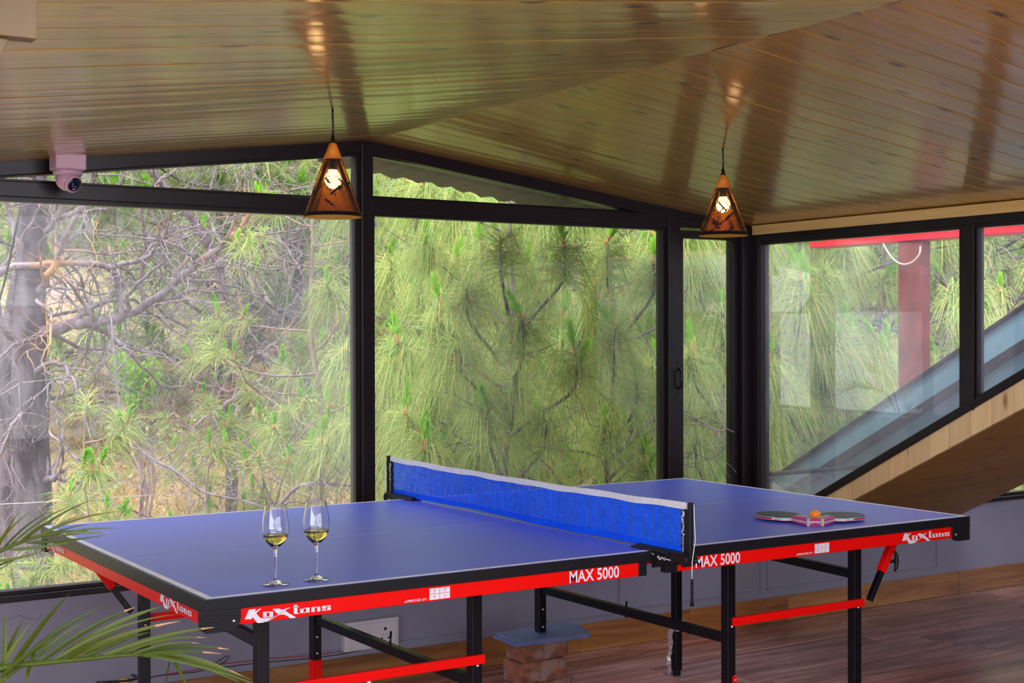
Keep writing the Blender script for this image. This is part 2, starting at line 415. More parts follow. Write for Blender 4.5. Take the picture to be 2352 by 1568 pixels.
LOGO = [
 [(205,508),(228,508),(307,320),(290,320)],
 [(232,502),(310,315),(430,308),(405,365),(500,298),(540,298),(435,385),(480,437),(520,475),(560,482),(755,465),(640,535),(575,562),(480,572),(445,560),(365,460),(340,500)],
 [(572,365),(592,356),(648,352),(646,465),(572,465)],[(700,350),(765,345),(778,352),(776,455),(696,460)],[(640,353),(710,349),(710,366),(640,370)],[(640,446),(705,442),(705,460),(640,464)],
 [(762,303),(915,288),(945,310),(990,305),(1125,262),(1130,268),(880,400)],
 [(620,550),(1030,328),(1080,365),(1255,460),(1130,475),(1060,425),(1000,405),(930,405),(860,430),(650,550)],
 [(1205,218),(1277,213),(1277,370),(1318,372),(1318,384),(1215,390),(1200,378)],[(1180,262),(1320,245),(1320,257),(1180,270)],
 [(1460,265),(1532,260),(1532,355),(1460,362)],[(1350,278),(1462,268),(1462,281),(1350,290)],[(1335,290),(1350,278),(1408,276),(1408,368),(1350,374),(1335,368)],[(1400,356),(1462,351),(1462,364),(1400,370)],
 [(1572,255),(1645,248),(1640,345),(1568,350)],[(1640,248),(1750,236),(1760,244),(1640,264)],[(1690,245),(1760,240),(1762,330),(1692,337)],
 [(1795,240),(1812,226),(1983,210),(1983,240),(1915,244),(1915,232),(1870,235),(1870,262),(1970,250),(1985,262),(1985,290),(1970,304),(1800,322),(1795,290),(1865,286),(1865,302),(1915,298),(1915,270),(1810,279),(1795,266)]]
def logo(s, o, xd, ud, width, mi=0, depth=.0006, hscale=1.):
    xd = Vector(xd).normalized(); ud = Vector(ud).normalized(); nn = xd.cross(ud); k = width/1780.; o = Vector(o)
    for poly in LOGO:
        P = [o+xd*((u-205)*k)+ud*(((665-.123*u)-v-45)*k*hscale)+nn*depth for u, v in poly]
        tri = tessellate_polygon([P]); s.add(P, [tuple(t) for t in tri], mi)

# ------------------------------------------------------------ room shell
YW = 1.007; XL, XR = -2.08, 1.98; RX = -.05; RZ = 2.16; SL = .127; SILL = .48
def cz(x): return RZ-SL*abs(x-RX)
YB = -6.2
# floor: individual wood-look tiles on a grout bed
rnd = random.Random(4)
fb = MB(); fb.box((-4.6, YB, -.12), (6.0, YW+.15, -.0012), 1)
y = YW-.002; row = 0
while y > YB+.2:
    x = -4.6-rnd.random()*.9
    while x < 6.0:
        x1 = min(x+1.2, 6.0); a = max(x, -4.6)
        if x1-a > .05: fb.box((a+.002, y-.2, -.005), (x1-.002, y-.0045, 0), 0)
        x += 1.2
    y -= .2; row += 1
structure(fb.build('floor', [M['floor'], M['grout']]))
# back wall under the windows
wb = MB(); wb.box((-4.6, YW, -.02), (6.0, YW+.14, SILL-.004))
for xx in (-.12, 1.98-.0, 2.02, 4.3):  # faint raised panel battens
    pass
structure(wb.build('wall_back', M['grey']))
tb = MB()
for a, b in ((1.2, 2.05), (2.09, 3.3)):
    tb.box((a, YW-.005, .16), (b, YW, .165)); tb.box((a, YW-.005, .42), (b, YW, .425))
    tb.box((a, YW-.005, .16), (a+.006, YW, .425)); tb.box((b-.006, YW-.005, .16), (b, YW, .425))
tb.box((-.4, YW-.006, .150), (1.2, YW, .156))
structure(tb.build('trim_1', M['grey']))
bb = MB(); x = -4.6
while x < 6.0:
    bb.box((x+.001, YW-.010, .001), (min(x+.62, 6.0)-.001, YW-.0005, .121)); x += .62
structure(bb.build('baseboard_back', M['basetile'], bevel=.001))
# ceiling planks
def ceiling(name, x0, x1, y0, y1, sgn, mat):
    rr = random.Random(7 if sgn > 0 else 8); V = []; F = []; yy = y1; n = 0
    while yy > y0:
        pw = .109; a, b = yy-pw, yy
        tilt = rr.uniform(-.0006, .0006); dz = rr.uniform(-.0004, .0004); cup = rr.uniform(.0003, .0007)
        prof = []
        for u in (0, .008, .022, .12, .3, .5, .7, .88, .978, .992, 1.):
            e = min(u, 1-u); z = dz+tilt*(u-.5)*2
            z += -cup*(1-(2*u-1)**2)
            if e < .004: z += .006
            prof.append((a+.0014+u*(pw-.0028), z))
        nx = 14; base = len(V); wav = [rr.uniform(-.0005, .0005) for _ in range(nx+1)]
        for i in range(nx+1):
            x = x0+(x1-x0)*i/nx
            for (py_, pz) in prof: V.append((x, py_, cz(x)+pz+wav[i]))
        k = len(prof)
        for i in range(nx):
            for j in range(k-1):
                F.append((base+i*k+j, base+i*k+j+1, base+(i+1)*k+j+1, base+(i+1)*k+j))
        yy -= pw
    o = np_mesh(name, V, F, mat, None, True)
    return o
c1 = ceiling('ceiling_slope', -2.35, RX, YB, YW, 1, M['ceil']); structure(c1)
c2 = ceiling('ceiling_slope', RX, 2.03, YB, YW, -1, M['ceil']); structure(c2)
c1.name = 'ceiling_left'; c2.name = 'ceiling_right'
# roof deck above the planks, with outside overhang in corrugated sheet
rf = MB()
YJ = -2.5
rf.prism([(-4.8, YB-.3, cz(-4.6)+.02), (RX, YB-.3, RZ+.02), (RX, YB-.3, RZ+.14), (-4.8, YB-.3, cz(-4.6)+.14)], (0, YJ-(YB-.3), 0))
rf.prism([(RX, YB-.3, RZ+.02), (6.2, YB-.3, cz(2.3)+.02), (6.2, YB-.3, cz(2.3)+.14), (RX, YB-.3, RZ+.14)], (0, YJ-(YB-.3), 0))
rf.prism([(-4.8, YJ, cz(-4.6)+.02), (RX, YJ, RZ+.02), (RX, YJ, RZ+.14), (-4.8, YJ, cz(-4.6)+.14)], (0, YW+.06-YJ, 0))
rf.prism([(RX, YJ, RZ+.02), (2.04, YJ, cz(2.04)+.02), (2.04, YJ, cz(2.04)+.14), (RX, YJ, RZ+.14)], (0, YW+.06-YJ, 0))
structure(rf.build('roof', M['concrete']))
for nm, xa, xb, oh in (('left', -3.0, RX, .14), ('right', RX, 2.0, .36)):
    n = 60; V = []; F = []
    for i in range(n+1):
        x = xa+(xb-xa)*i/n
        for j, yy in enumerate((YW+.05, YW+.1+oh+.02*math.sin(x*9))):
            for z in (cz(x)-.012+.008*math.sin(x*55)-.02*(j), cz(x)+.0):
                V.append((x, yy, z))
    for i in range(n):
        a = i*4; b = a+4
        F += [(a, a+2, b+2, b), (a+1, b+1, b+3, a+3), (a+2, a+3, b+3, b+2), (a, b, b+1, a+1)]
    np_mesh('trim_eave_'+nm, V, F, plain('eave_sheet_'+nm, (.085, .055, .045), .6), None, True)['kind'] = 'structure'

# ------------------------------------------------------------ windows of the back wall
FD0, FD1 = YW-.005, YW+.075
def pane_poly(name, pts, thick, mat, parent):
    return MB().prism(pts, thick).build(name, mat, parent)
def wbox(name, parent, x0, x1, z0, z1, y0=FD0, y1=FD1, mat='frame', bev=.004):
    return MB().box((x0, y0, z0), (x1, y1, z1)).build(name, M[mat], parent, bevel=bev)
# posts and rails (structure trims)
def trim(n, mb, mat='frame', bev=.003):
    return structure(mb.build('trim_%d' % n, M[mat], bevel=bev))
trim(2, MB().box((-.078, FD0-.012, SILL), (-.028, FD1, RZ-.012)))
trim(3, MB().box((1.475, FD0-.010, SILL), (1.545, FD1, 1.93)))
trim(4, MB().box((1.915, FD0-.02, .42), (2.01, FD1, cz(1.98)-.004)).box((1.965, .93, .43), (2.03, 1.0, 1.86)))
trim(5, MB().box((-4.6, FD0-.004, 1.868), (-.078, FD1, 1.922)).box((-.028, FD0-.004, 1.878), (1.915, FD1, 1.936)))
# raking head members under the ceiling
hk = MB()
hk.prism([(-2.9, FD0-.006, cz(-2.9)-.045), (RX, FD0-.006, RZ-.048), (RX, FD0-.006, RZ+.016), (-2.9, FD0-.006, cz(-2.9)+.016)], (0, .08, 0))
hk.prism([(RX, FD0-.006, RZ-.048), (1.98, FD0-.006, cz(1.98)-.05), (1.98, FD0-.006, cz(1.98)+.016), (RX, FD0-.006, RZ+.016)], (0, .08, 0))
trim(6, hk)
trim(7, MB().box((-4.6, FD0-.012, SILL-.006), (6.0, FD1+.02, SILL+.016)))
def window(n, x0, x1, z0, z1, mat='pane', fw=.018, z1b=None, z0b=None):
    """rectangular or sloped-head sash with a frame and a pane"""
    z1b = z1 if z1b is None else z1b; z0b = z0 if z0b is None else z0b
    r = empty('window_%d' % n, ((x0+x1)/2, YW+.03, z0)); r['kind'] = 'structure'
    f = MB(); ya, yb = YW+.006, YW+.055
    out = [(x0, z0), (x1, z0b), (x1, z1b), (x0, z1)]
    s0 = (z1b-z1)/(x1-x0); s1 = (z0b-z0)/(x1-x0)
    inn = [(x0+fw, z0+fw+s1*fw), (x1-fw, z0b+fw-s1*fw), (x1-fw, z1b-fw-s0*fw), (x0+fw, z1-fw+s0*fw)]
    for i in range(4):
        j = (i+1) % 4
        f.prism([(out[i][0], ya, out[i][1]), (out[j][0], ya, out[j][1]), (inn[j][0], ya, inn[j][1]), (inn[i][0], ya, inn[i][1])], (0, yb-ya, 0))
    f.build('frame', M['frame'], r, bevel=.002)
    P = [(a, YW+.028, b) for a, b in inn]
    pane_poly('pane', P, (0, .004, 0), M[mat], r)
    return r
window(1, -2.9, -.078, SILL+.012, 1.872, 'pane_dirt_haze')
window(2, -.028, 1.475, SILL+.012, 1.882)
w3 = window(3, 1.545, 1.915, SILL+.012, 1.866, fw=.034)
wh = MB(); wh.tube([(1.535, FD0-.006, 1.14), (1.528, FD0-.035, 1.15), (1.528, FD0-.035, 1.22), (1.535, FD0-.006, 1.23)], .006, 8)
wh.box((1.526, FD0-.012, 1.10), (1.546, FD0-.004, 1.128)).box((1.526, FD0-.012, 1.238), (1.546, FD0-.004, 1.262))
wh.build('handle', M['black'], w3)
window(4, -2.9, -.078, 1.918, cz(-2.9)-.03, fw=.012, z1b=cz(-.078)-.044)
window(5, -.028, 1.62, 1.932, cz(-.028)-.044, fw=.012, z1b=1.955)
window(6, 2.03, 5.9, SILL+.012, .72)
# numbered sticker on the glass
st = MB(); st.box((-.012, YW+.022, 1.815), (.006, YW+.0235, 1.858), 0)
text_mesh(st, '001', (.003, YW+.0215, 1.822), (0, 0, 1), (-1, 0, 0), .009, 1.1, 0, .01, .0005, 1)
tag(st.build('glass_label', [M['stick'], M['ink']]), 'tiny white sticker with 001 at the top corner of the middle window pane', 'sticker')

# ------------------------------------------------------------ dormer cheek on the right (plane x = XR)
DS = .532
def dz(y): return .657-DS*(y-.583)      # top of the diagonal sill member
def bz(y): return .666-.503*(y-.346)    # bottom of the plank band
Y2 = -3.2
trim(8, MB().box((XR-.022, Y2, 1.856), (XR+.02, .965, cz(XR)-.002)), 'trimwood', .002)
trim(9, MB().box((XR-.012, Y2, 1.824), (XR+.06, 1.0, 1.857)).box((XR-.004, Y2, 1.816), (XR+.05, 1.0, 1.825)))
trim(10, MB().prism([(XR-.014, 1.0, dz(1.0)), (XR-.014, -1.35, dz(-1.35)), (XR-.014, -1.35, dz(-1.35)-.034), (XR-.014, 1.0, dz(1.0)-.034)], (.075, 0, 0)))
pk = MB(); y = .985; k = 0
while y > -1.5:
    a, b = y, y-.105
    g = .0012
    pk.prism([(XR+.001, a-g, bz(a-g)-.06*(a-g-.35)*0), (XR+.001, b+g, bz(b+g)), (XR+.001, b+g, dz(b+g)-.032), (XR+.001, a-g, dz(a-g)-.032)], (.018, 0, 0)); y = b
structure(pk.build('trim_11', M['trimplank']))
nails = MB(); y = .93
rr = random.Random(3)
while y > -1.4:
    for q in (.02, .045):
        nails.lathe([(.0016, 0), (.0016, .001)], 6, (XR-.0003, y+q, bz(y+q)+.02+rr.random()*.01), 0, (-1, 0, 0))
    y -= .105
structure(nails.build('trim_12', M['steel']))
# cheek windows
trim(13, MB().box((XR-.006, -.298, dz(-.26)-.02), (XR+.055, -.232, 1.826)))
def cheek(n, ya, yb):
    r = empty('window_%d' % n, (XR+.03, (ya+yb)/2, dz(ya))); r['kind'] = 'structure'; fw = .012
    out = [(ya, dz(ya)-.004), (yb, dz(yb)-.004), (yb, 1.821), (ya, 1.821)]
    inn = [(ya-fw, dz(ya-fw)+fw*.9), (yb+fw, dz(yb+fw)+fw*.9), (yb+fw, 1.821-fw), (ya-fw, 1.821-fw)]
    f = MB()
    for i in range(4):
        j = (i+1) % 4
        f.prism([(XR+.004, out[i][0], out[i][1]), (XR+.004, out[j][0], out[j][1]), (XR+.004, inn[j][0], inn[j][1]), (XR+.004, inn[i][0], inn[i][1])], (.04, 0, 0))
    f.build('frame', M['frame'], r, bevel=.002)
    pane_poly('pane', [(XR+.022, a, b) for a, b in inn], (.004, 0, 0), M['pane_dirt_haze'], r)
cheek(7, .94, -.232); cheek(8, -.298, -1.5)
trim(14, MB().box((XR-.006, .925, dz(.93)-.05), (XR+.05, .955, 1.826)))
# sloping boarded soffit (underside of the low roof between the dormers)
def sz(x, y): return bz(y)+(.080/1.48)*(x-XR)*1.0
sf = MB(); y = YW+.0
yy = 1.0
while yy > -2.3:
    a, b = yy, yy-.098
    sf.prism([(XR+.002, a-.001, sz(XR, a)), (XR+.002, b+.001, sz(XR, b)), (XR+.002, b+.001, sz(XR, b)+.015), (XR+.002, a-.001, sz(XR, a)+.015)], (1.48, 0, .08)); yy = b
structure(sf.build('ceiling_soffit', M['soffit'], bevel=.0012))
rs = MB().prism([(XR+.02, 1.0, sz(XR, 1.0)+.016), (XR+.02, -2.3, sz(XR, -2.3)+.016), (XR+.02, -2.3, sz(XR, -2.3)+.09), (XR+.02, 1.0, sz(XR, 1.0)+.07)], (1.44, 0, .08))
structure(rs.build('roof_low', M['concrete']))
# right-hand end of the room
wr = MB(); wr.box((6.0, YB, -.02), (6.12, YJ, 1.95)).box((6.0, YJ, -.02), (6.12, YW+.14, .47)); structure(wr.build('wall_right', M['grey']))
# low roof over the neighbouring bay
structure(MB().prism([(3.47, 1.1, sz(3.46, 1.0)+.30), (3.47, -2.5, sz(3.46, -2.5)+.30), (3.47, -2.5, sz(3.46, -2.5)+.36), (3.47, 1.1, sz(3.46, 1.0)+.36)], (2.6, 0, 0)).build('roof_bay', M['concrete']))
# rear wall with wide openings at its left part, solid to the right
rw = MB(); rw.box((1.4, YB-.12, 0), (6.1, YB, 2.3)).box((-4.7, YB-.12, -.02), (1.4, YB, .50)).box((-4.7, YB-.12, 1.80), (1.4, YB, 2.2))
for xx in (-3.2, -1.7, -.2): rw.box((xx-.04, YB-.1, .5), (xx+.04, YB, 1.8))
structure(rw.build('wall_rear', M['grey']))
lw_ = MB(); lw_.box((-4.72, YB, -.02), (-4.6, YW+.14, .5)).box((-4.72, YB, 1.80), (-4.6, -1.4, 1.95)).box((-4.72, -1.4, .5), (-4.6, YW+.14, 1.6))
for yy_ in (-5.0, -3.6, -2.2): lw_.box((-4.7, yy_-.04, .5), (-4.62, yy_+.04, 1.8))
structure(lw_.build('wall_left', M['grey']))
# corner of the other cheek at the upper left: board end and sloping trim
lf = MB(); X0 = -2.085
lf.box((-2.6, -2.075, 1.782), (X0, -2.045, cz(-2.085)+.0))
lf.prism([(-2.118, -2.06, 1.782), (-2.20, -2.06, 1.60), (-2.26, -2.06, 1.60), (-2.26, -2.06, 1.782)], (0, .02, 0))
M['cornerwood'] = wood('dark_gold_corner_board', (.12, .062, .006), (.09, .042, .004), (.08, .03, .01), 'Z', .5, .1, .3)
trim(15, lf, 'cornerwood', .001)

# ------------------------------------------------------------ outside of the dormer: red beam, post, stair side
r = empty('red_pergola_post', tuple(hit(2095, 900, 0, 3.0)))
def yo(px, X): return hit(px, 700, 0, X).y
yp0, yp1 = yo(2119, 3.0), yo(2062, 3.0)
o_ = MB().box((3.0, yp0, sz(3.06, .8)+.10), (3.06, yp1, 1.88)).build('red_pergola_post', M['redbrown'], None, bevel=.006)
bpy.data.objects.remove(r)
tag(o_, 'square red-brown wooden post outside the side window', 'post')
o_ = MB().box((2.99, -2.6, 1.862), (3.13, yo(1862, 3.0), 1.935)).build('red_beam', M['redpaint_beam'], None, bevel=.004)
tag(o_, 'bright red painted beam above the square post outside', 'beam')
cb = [hit(2035, 560, 0, 3.0)+Vector((-.02, 0, 0)), hit(2040, 580, 0, 2.98), hit(2058, 600, 0, 2.98), hit(2078, 607, 0, 2.98), hit(2098, 600, 0, 2.98), hit(2112, 583, 0, 2.98), hit(2114, 566, 0, 2.99)]
tag(MB().tube([Vector(v) for v in smooth([tuple(v) for v in cb], 6)], .0045, 8).build('hanging_cable', M['wire_white']), 'short cream cable looping down from the red beam outside', 'cable')
XS = 2.75
r = empty('stair_parapet', (XS, 0, .4))
ks = (XS-CX)/(XR-CX)
def sc_(y, z): return (CY+(y-CY)*ks, CZ+(z-CZ)*ks)
def band(name, l0, l1, mat, x0, x1):
    (ya, za), (yb, zb) = sc_(*l0), sc_(*l1)
    return ya, za, yb, zb
def strip(name, top0, top1, bot0, bot1, mat, xo, th):
    T0, T1, B0, B1 = sc_(*top0), sc_(*top1), sc_(*bot0), sc_(*bot1)
    def ext(a, b, f): return (a[0]+(b[0]-a[0])*f, a[1]+(b[1]-a[1])*f)
    T1 = ext(T0, T1, 1.5); B1 = ext(B0, B1, 1.5)
    return MB().prism([(XS+xo, *T0), (XS+xo, *T1), (XS+xo, *B1), (XS+xo, *B0)], (th, 0, 0)).build(name, M[mat], r, bevel=.004)
tag(r, 'sloping teal glass parapet with a brown rail outside the side window', 'parapet')
strip('upper_panel', (1.0, .628), (-.53, 1.499), (1.0, .55), (-.53, 1.36), 'teal', .02, .03)
strip('rail', (1.0, .545), (-.53, 1.365), (1.0, .50), (-.53, 1.330), 'frame', -.02, .06)
strip('lower_panel', (1.0, .52), (-.53, 1.34), (1.0, .30), (-.53, 1.08), 'teal', .025, .03)
strip('coping', (1.0, .645), (-.53, 1.512), (1.0, .622), (-.53, 1.492), 'frame', .005, .06)

# ------------------------------------------------------------ table tennis table
L2, W2, H = 1.37, .7625, .76
tt = empty('table_tennis_table', (0, 0, 0))
tag(tt, 'blue-topped table tennis table with red apron and black steel legs', 'table')
def lines(s, x0, x1):
    z = H+.0004
    for a, b, c, d in ((x0, x1, -W2, -W2+.02), (x0, x1, W2-.02, W2), (x0, x1, -.0015, .0015)):
        s.add([(a, c, z), (b, c, z), (b, d, z), (a, d, z)], [(0, 1, 2, 3)])
    xe = (x0, x0+.02) if x0 < -1 else (x1-.02, x1)
    s.add([(xe[0], -W2, z+.0001), (xe[1], -W2, z+.0001), (xe[1], W2, z+.0001), (xe[0], W2, z+.0001)], [(0, 1, 2, 3)])
for sg in (-1, 1):
    xa, xb = (-L2, -.003) if sg < 0 else (.003, L2)
    MB().box((xa+.0005, -W2+.0005, H-.022), (xb-.0005, W2-.0005, H)).build('tabletop', M['top'], tt, bevel=.001)
    ln = MB(); lines(ln, xa, xb); ln.build('boundary_line', M['line'], tt)
    # black metal edge frame around the board
    e = MB(); z0, z1 = H-.030, H-.0002
    e.box((xa-.004, -W2-.005, z0), (xb, -W2-.0002, z1)).box((xa-.004, W2+.0002, z0), (xb, W2+.005, z1))
    if sg < 0: e.box((xa-.006, -W2-.0046, z0-.006), (xa-.0002, W2+.0046, z1-.0001))
    else: e.box((xb+.0002, -W2-.0046, z0-.006), (xb+.006, W2+.0046, z1-.0002))
    e.build('edge_frame', M['blackplast'], tt, bevel=.0015)
    # red apron
    a0, a1 = (-1.335, -.066) if sg < 0 else (.078, 1.335)
    zb, zt = H-.070, H-.028
    ap = MB()
    for yy in (-1, 1):
        y0 = -W2+.001 if yy < 0 else W2-.027
        ap.box((a0, y0, zb), (a1, y0+.026, zt))
    xe = -L2+.002 if sg < 0 else L2-.028
    ap.box((xe, -W2+.03, zb), (xe+.026, W2-.03, zt))
    ib = -.10 if sg < 0 else .085
    ap.box((ib-.0, -W2+.04, zb+.004), (ib+.02, W2-.04, zt))
    ap.build('apron', M['red'], tt, bevel=.002)
    # black inner end pieces by the net
    q0, q1 = (-.066, -.036) if sg < 0 else (.036, .079)
    for yy in (-1, 1):
        y0 = -W2+.0 if yy < 0 else W2-.029
        MB().box((q0, y0, zb-.001), (q1, y0+.028, zt)).build('end_plug', M['blackplast'], tt, bevel=.002)
    # ribbed corner guards
    for yy in (-1, 1):
        cg = MB(); xs = sg*(L2+.004); ys = yy*(W2+.004)
        x_in = sg*(L2-.085); y_in = yy*(W2-.05)
        zz = H-.030; prof = []
        def P(px_, pz_): return (px_, ys, pz_)
        pts = [(xs, H-.030), (xs, H-.082)]
        for i in range(5):
            t = i/4*PI/2; pts.append((x_in+sg*.03-sg*.03*math.sin(t)*1, H-.052-.030*math.cos(t)))
        pts.append((x_in, H-.030))
        cg.prism([P(a, b) for a, b in pts], (0, -yy*.012, 0))
        cg.prism([(xs-sg*.0002, ys-yy*.002, H-.0305), (xs-sg*.0002, ys-yy*.002, H-.0815), (xs-sg*.0002, y_in+yy*.01, H-.0815), (xs-sg*.0002, y_in, H-.060), (xs-sg*.0002, y_in, H-.0305)], (-sg*.012, 0, 0))
        for i in range(6):
            z = H-.036-i*.0085
            xe_, ye_ = xs+sg*.0024, ys+yy*.0024
            cg.box((min(xe_, xs-sg*.045), min(ys-yy*.004, ye_), z-.0022), (max(xe_, xs-sg*.045), max(ys-yy*.004, ye_), z+.0012))
            cg.box((min(xs-sg*.004, xe_-sg*.0002), min(ye_-yy*.0002, ys-yy*.05), z-.0021), (max(xs-sg*.004, xe_-sg*.0002), max(ye_-yy*.0002, ys-yy*.05), z+.0011))
        g = cg.build('corner_guard', M['blackplast'], tt, bevel=.0012)
        MB().lathe([(.0045, 0), (.004, .002), (.0, .0026)], 12, (x_in+sg*.018, ys, H-.058), 0, (0, yy, 0)).build('screw', M['steel'], g)
# legs: x, y, bottom z
LG = [(-1.165, -.60, 0, 0), (-1.132, .45, 0, 0), (-.525, -.60, 0, 0), (-.532, .45, 0, 1), (.42, -.60, 0, 2), (.404, .45, .258, 0), (.988, -.60, 0, 0), (1.072, .45, 0, 0)]
for (lx, ly, lz, md) in LG:
    s_ = .0165
    zb = .022 if lz == 0 else lz
    leg = MB().box((lx-s_, ly-s_, zb), (lx+s_, ly+s_, H-.03)).build('leg', M['black'], tt, bevel=.002)
    if lz == 0: MB().box((lx-.0125, ly-.0125, 0.0), (lx+.0125, ly+.0125, .03)).build('foot', M['blackplast'], leg, bevel=.002)
    zs = (.34, .275) if ly > 0 and md != 0 or lz else ((.462,) if ly < 0 else (.462,))
    if lx in (-.532,): zs = (.352, .296)
    if lz: zs = (.345, .278)
    for z in zs:
        MB().lathe([(.0055, 0), (.0055, .002), (.003, .005), (0, .0055)], 10, (lx, ly-.0165, z), 0, (0, -1, 0)).build('bolt', M['steel'], leg)
    if md == 1: MB().box((lx-.018, ly-.018, .03), (lx+.018, ly+.018, .272)).build('lower_sleeve', M['red'], leg, bevel=.002)
    if md == 2:
        MB().prism([(lx+.002, ly-.0205, .03), (lx+.018, ly-.0205, .03), (lx+.018, ly-.0205, .30), (lx+.010, ly-.0205, .308), (lx+.002, ly-.0205, .30)], (0, .006, 0)).build('fold_plate', M['red'], leg, bevel=.001)
        MB().lathe([(.005, 0), (.003, .004), (0, .005)], 10, (lx+.010, ly-.0205, .292), 0, (0, -1, 0)).build('bolt', M['steel'], leg)
def cross(i, j, z, h=.03):
    a, b = LG[i], LG[j]; s1 = .0165
    return MB().beam((a[0]+.004, a[1]+s1, z), (b[0]+.004, b[1]-s1, z), .024, h).build('crossbar', M['black'], tt, bevel=.0015)
cross(0, 1, .600); c_a = cross(2, 3, .410); c_b = cross(4, 5, .420); cross(6, 7, .572)
for cbar, px, py, lx in ((c_a, 893, 1485, -.526), (c_b, 1435, 1412, .416)):
    q = hit(px, py, 0, lx)
    MB().tube([(q.x+.004, q.y, q.z-.01), (q.x+.008, q.y, q.z+.048)], .0035, 8).build('stop_pin', M['black'], cbar)
for (xa, xb, yy, zz) in ((-1.165, -.525, -.600, .480), (.42, .988, -.600, .478), (-1.132, -.532, .45, .478), (.404, 1.072, .45, .478)):
    MB().box((xa+(.0 if yy > 0 else -.0), yy-.009+(-.018 if yy < 0 else .018), zz-.013), (xb+.02, yy+.009+(-.018 if yy < 0 else .018)-.004, zz+.013)).build('stretcher', M['red'], tt, bevel=.0015)
# folding struts at both ends (red sleeve + black tube + T knob)
for (xa, za, xb, zb, yy, sg) in ((1.155, .69, 1.030, .482, -.628, 1), (-1.30, .69, -1.165, .50, .478, -1), (1.20, .69, 1.09, .505, .478, 1), (-1.30, .69, -1.185, .50, -.628, -1)):
    if (xa < 0 and yy < 0): continue
    A = Vector((xa, yy, za)); B = Vector((xb, yy, zb)); Mi = A.lerp(B, .55)
    stt = MB().beam(A, Mi, .024, .026, (0, 1, 0)).build('fold_strut', M['red'], tt, bevel=.002)
    MB().beam(A.lerp(B, .5), B, .018, .020, (0, 1, 0)).build('inner_tube', M['black'], stt, bevel=.002)
    if yy < 0:
        k = A.lerp(B, .40)
        kb = MB(); kb.tube([k, k+Vector((.046, -.004, 0))], .006, 10)
        kb.tube([k+Vector((.044, -.004, .036)), k+Vector((.052, -.004, .022)), k+Vector((.055, -.004, 0)), k+Vector((.052, -.004, -.022)), k+Vector((.044, -.004, -.036))], [.003, .007, .008, .007, .003], 10)
        kb.build('knob', M['blackplast'], stt)
# lettering on the aprons
yf = -W2+.0008
def fx(px): return hit(px, 1350, 1, -W2).x
lt = MB()
def afront(fn, px0, px1):
    return hit(px0, 1400, 1, -W2).x, hit(px1, 1300, 1, -W2).x
x0 = hit(562, 1415, 1, -W2).x; x1 = hit(760, 1390, 1, -W2).x
logo(lt, (x0, yf, H-.070), (1, 0, 0), (0, 0, 1), x1-x0, depth=.0008)
flush(lt, tt)
x0 = hit(2072, 1235, 1, -W2).x; x1 = hit(2181, 1225, 1, -W2).x
logo(lt, (x0, yf, H-.070), (1, 0, 0), (0, 0, 1), x1-x0, depth=.0008)
flush(lt, tt)
xq0, xq1 = hit(1308, 1320, 1, -W2).x, hit(1422, 1310, 1, -W2).x
wd = text_mesh(MB(), 'MAX 5000', (0, 0, 0), (1, 0, 0), (0, 0, 1), .034, 1., 0, .018)
text_mesh(lt, 'MAX 5000', (xq0, yf, H-.0665), (1, 0, 0), (0, 0, 1), .034, (xq1-xq0)/wd, 0, .018, .0008)
flush(lt, tt)
xq0, xq1 = hit(1598, 1285, 1, -W2).x, hit(1700, 1275, 1, -W2).x
text_mesh(lt, 'MAX 5000', (xq0, yf, H-.0665), (1, 0, 0), (0, 0, 1), .034, (xq1-xq0)/wd, 0, .018, .0008)
flush(lt, tt)
for pa, pb, pc, pd, py_ in ((928, 983, 986, 1034, 1370), (1829, 1869, 1871, 1905, 1265)):
    xa, xb = hit(pa, py_, 1, -W2).x, hit(pb, py_, 1, -W2).x
    wa = text_mesh(MB(), 'APPROVED BY :', (0, 0, 0), (1, 0, 0), (0, 0, 1), .0065, 1., .25, .01)
    text_mesh(lt, 'APPROVED BY :', (xa, yf, H-.0655), (1, 0, 0), (0, 0, 1), .0065, (xb-xa)/wa, .25, .01, .0008)
    xa, xb = hit(pc, py_, 1, -W2).x, hit(pd, py_, 1, -W2).x; ww = (xb-xa)/2
    for i in range(2):
        for j in range(2):
            a = xa+i*ww+.0006; z = H-.066+j*.0155
            lt.add([(a, yf-.0008, z), (a+ww-.0012, yf-.0008, z), (a+ww-.0012, yf-.0008, z+.0145), (a, yf-.0008, z+.0145)], [(0, 1, 2, 3)])
            text_mesh(lt, [['F', 'I'], ['T', 'T']][j][i], (a+ww*.38, yf-.0008, z+.0035), (1, 0, 0), (0, 0, 1), .0075, 1.1, .2, .01, .0006, 1)
    flush(lt, tt, 'approval_mark')
# end apron (faces -X): text runs from far side to near side, i.e. along -Y
xe = -L2+.0018
ya = hit(366, 1385, 0, -L2).y; yb = hit(439, 1400, 0, -L2).y
logo(lt, (xe, ya, H-.070), (0, -1, 0), (0, 0, 1), abs(yb-ya), depth=.0008)
flush(lt, tt)
ya = hit(98, 1255, 0, -L2).y; yb = hit(146, 1265, 0, -L2).y
logo(lt, (xe, ya, H-.070), (0, -1, 0), (0, 0, 1), abs(yb-ya), depth=.0008)
flush(lt, tt)


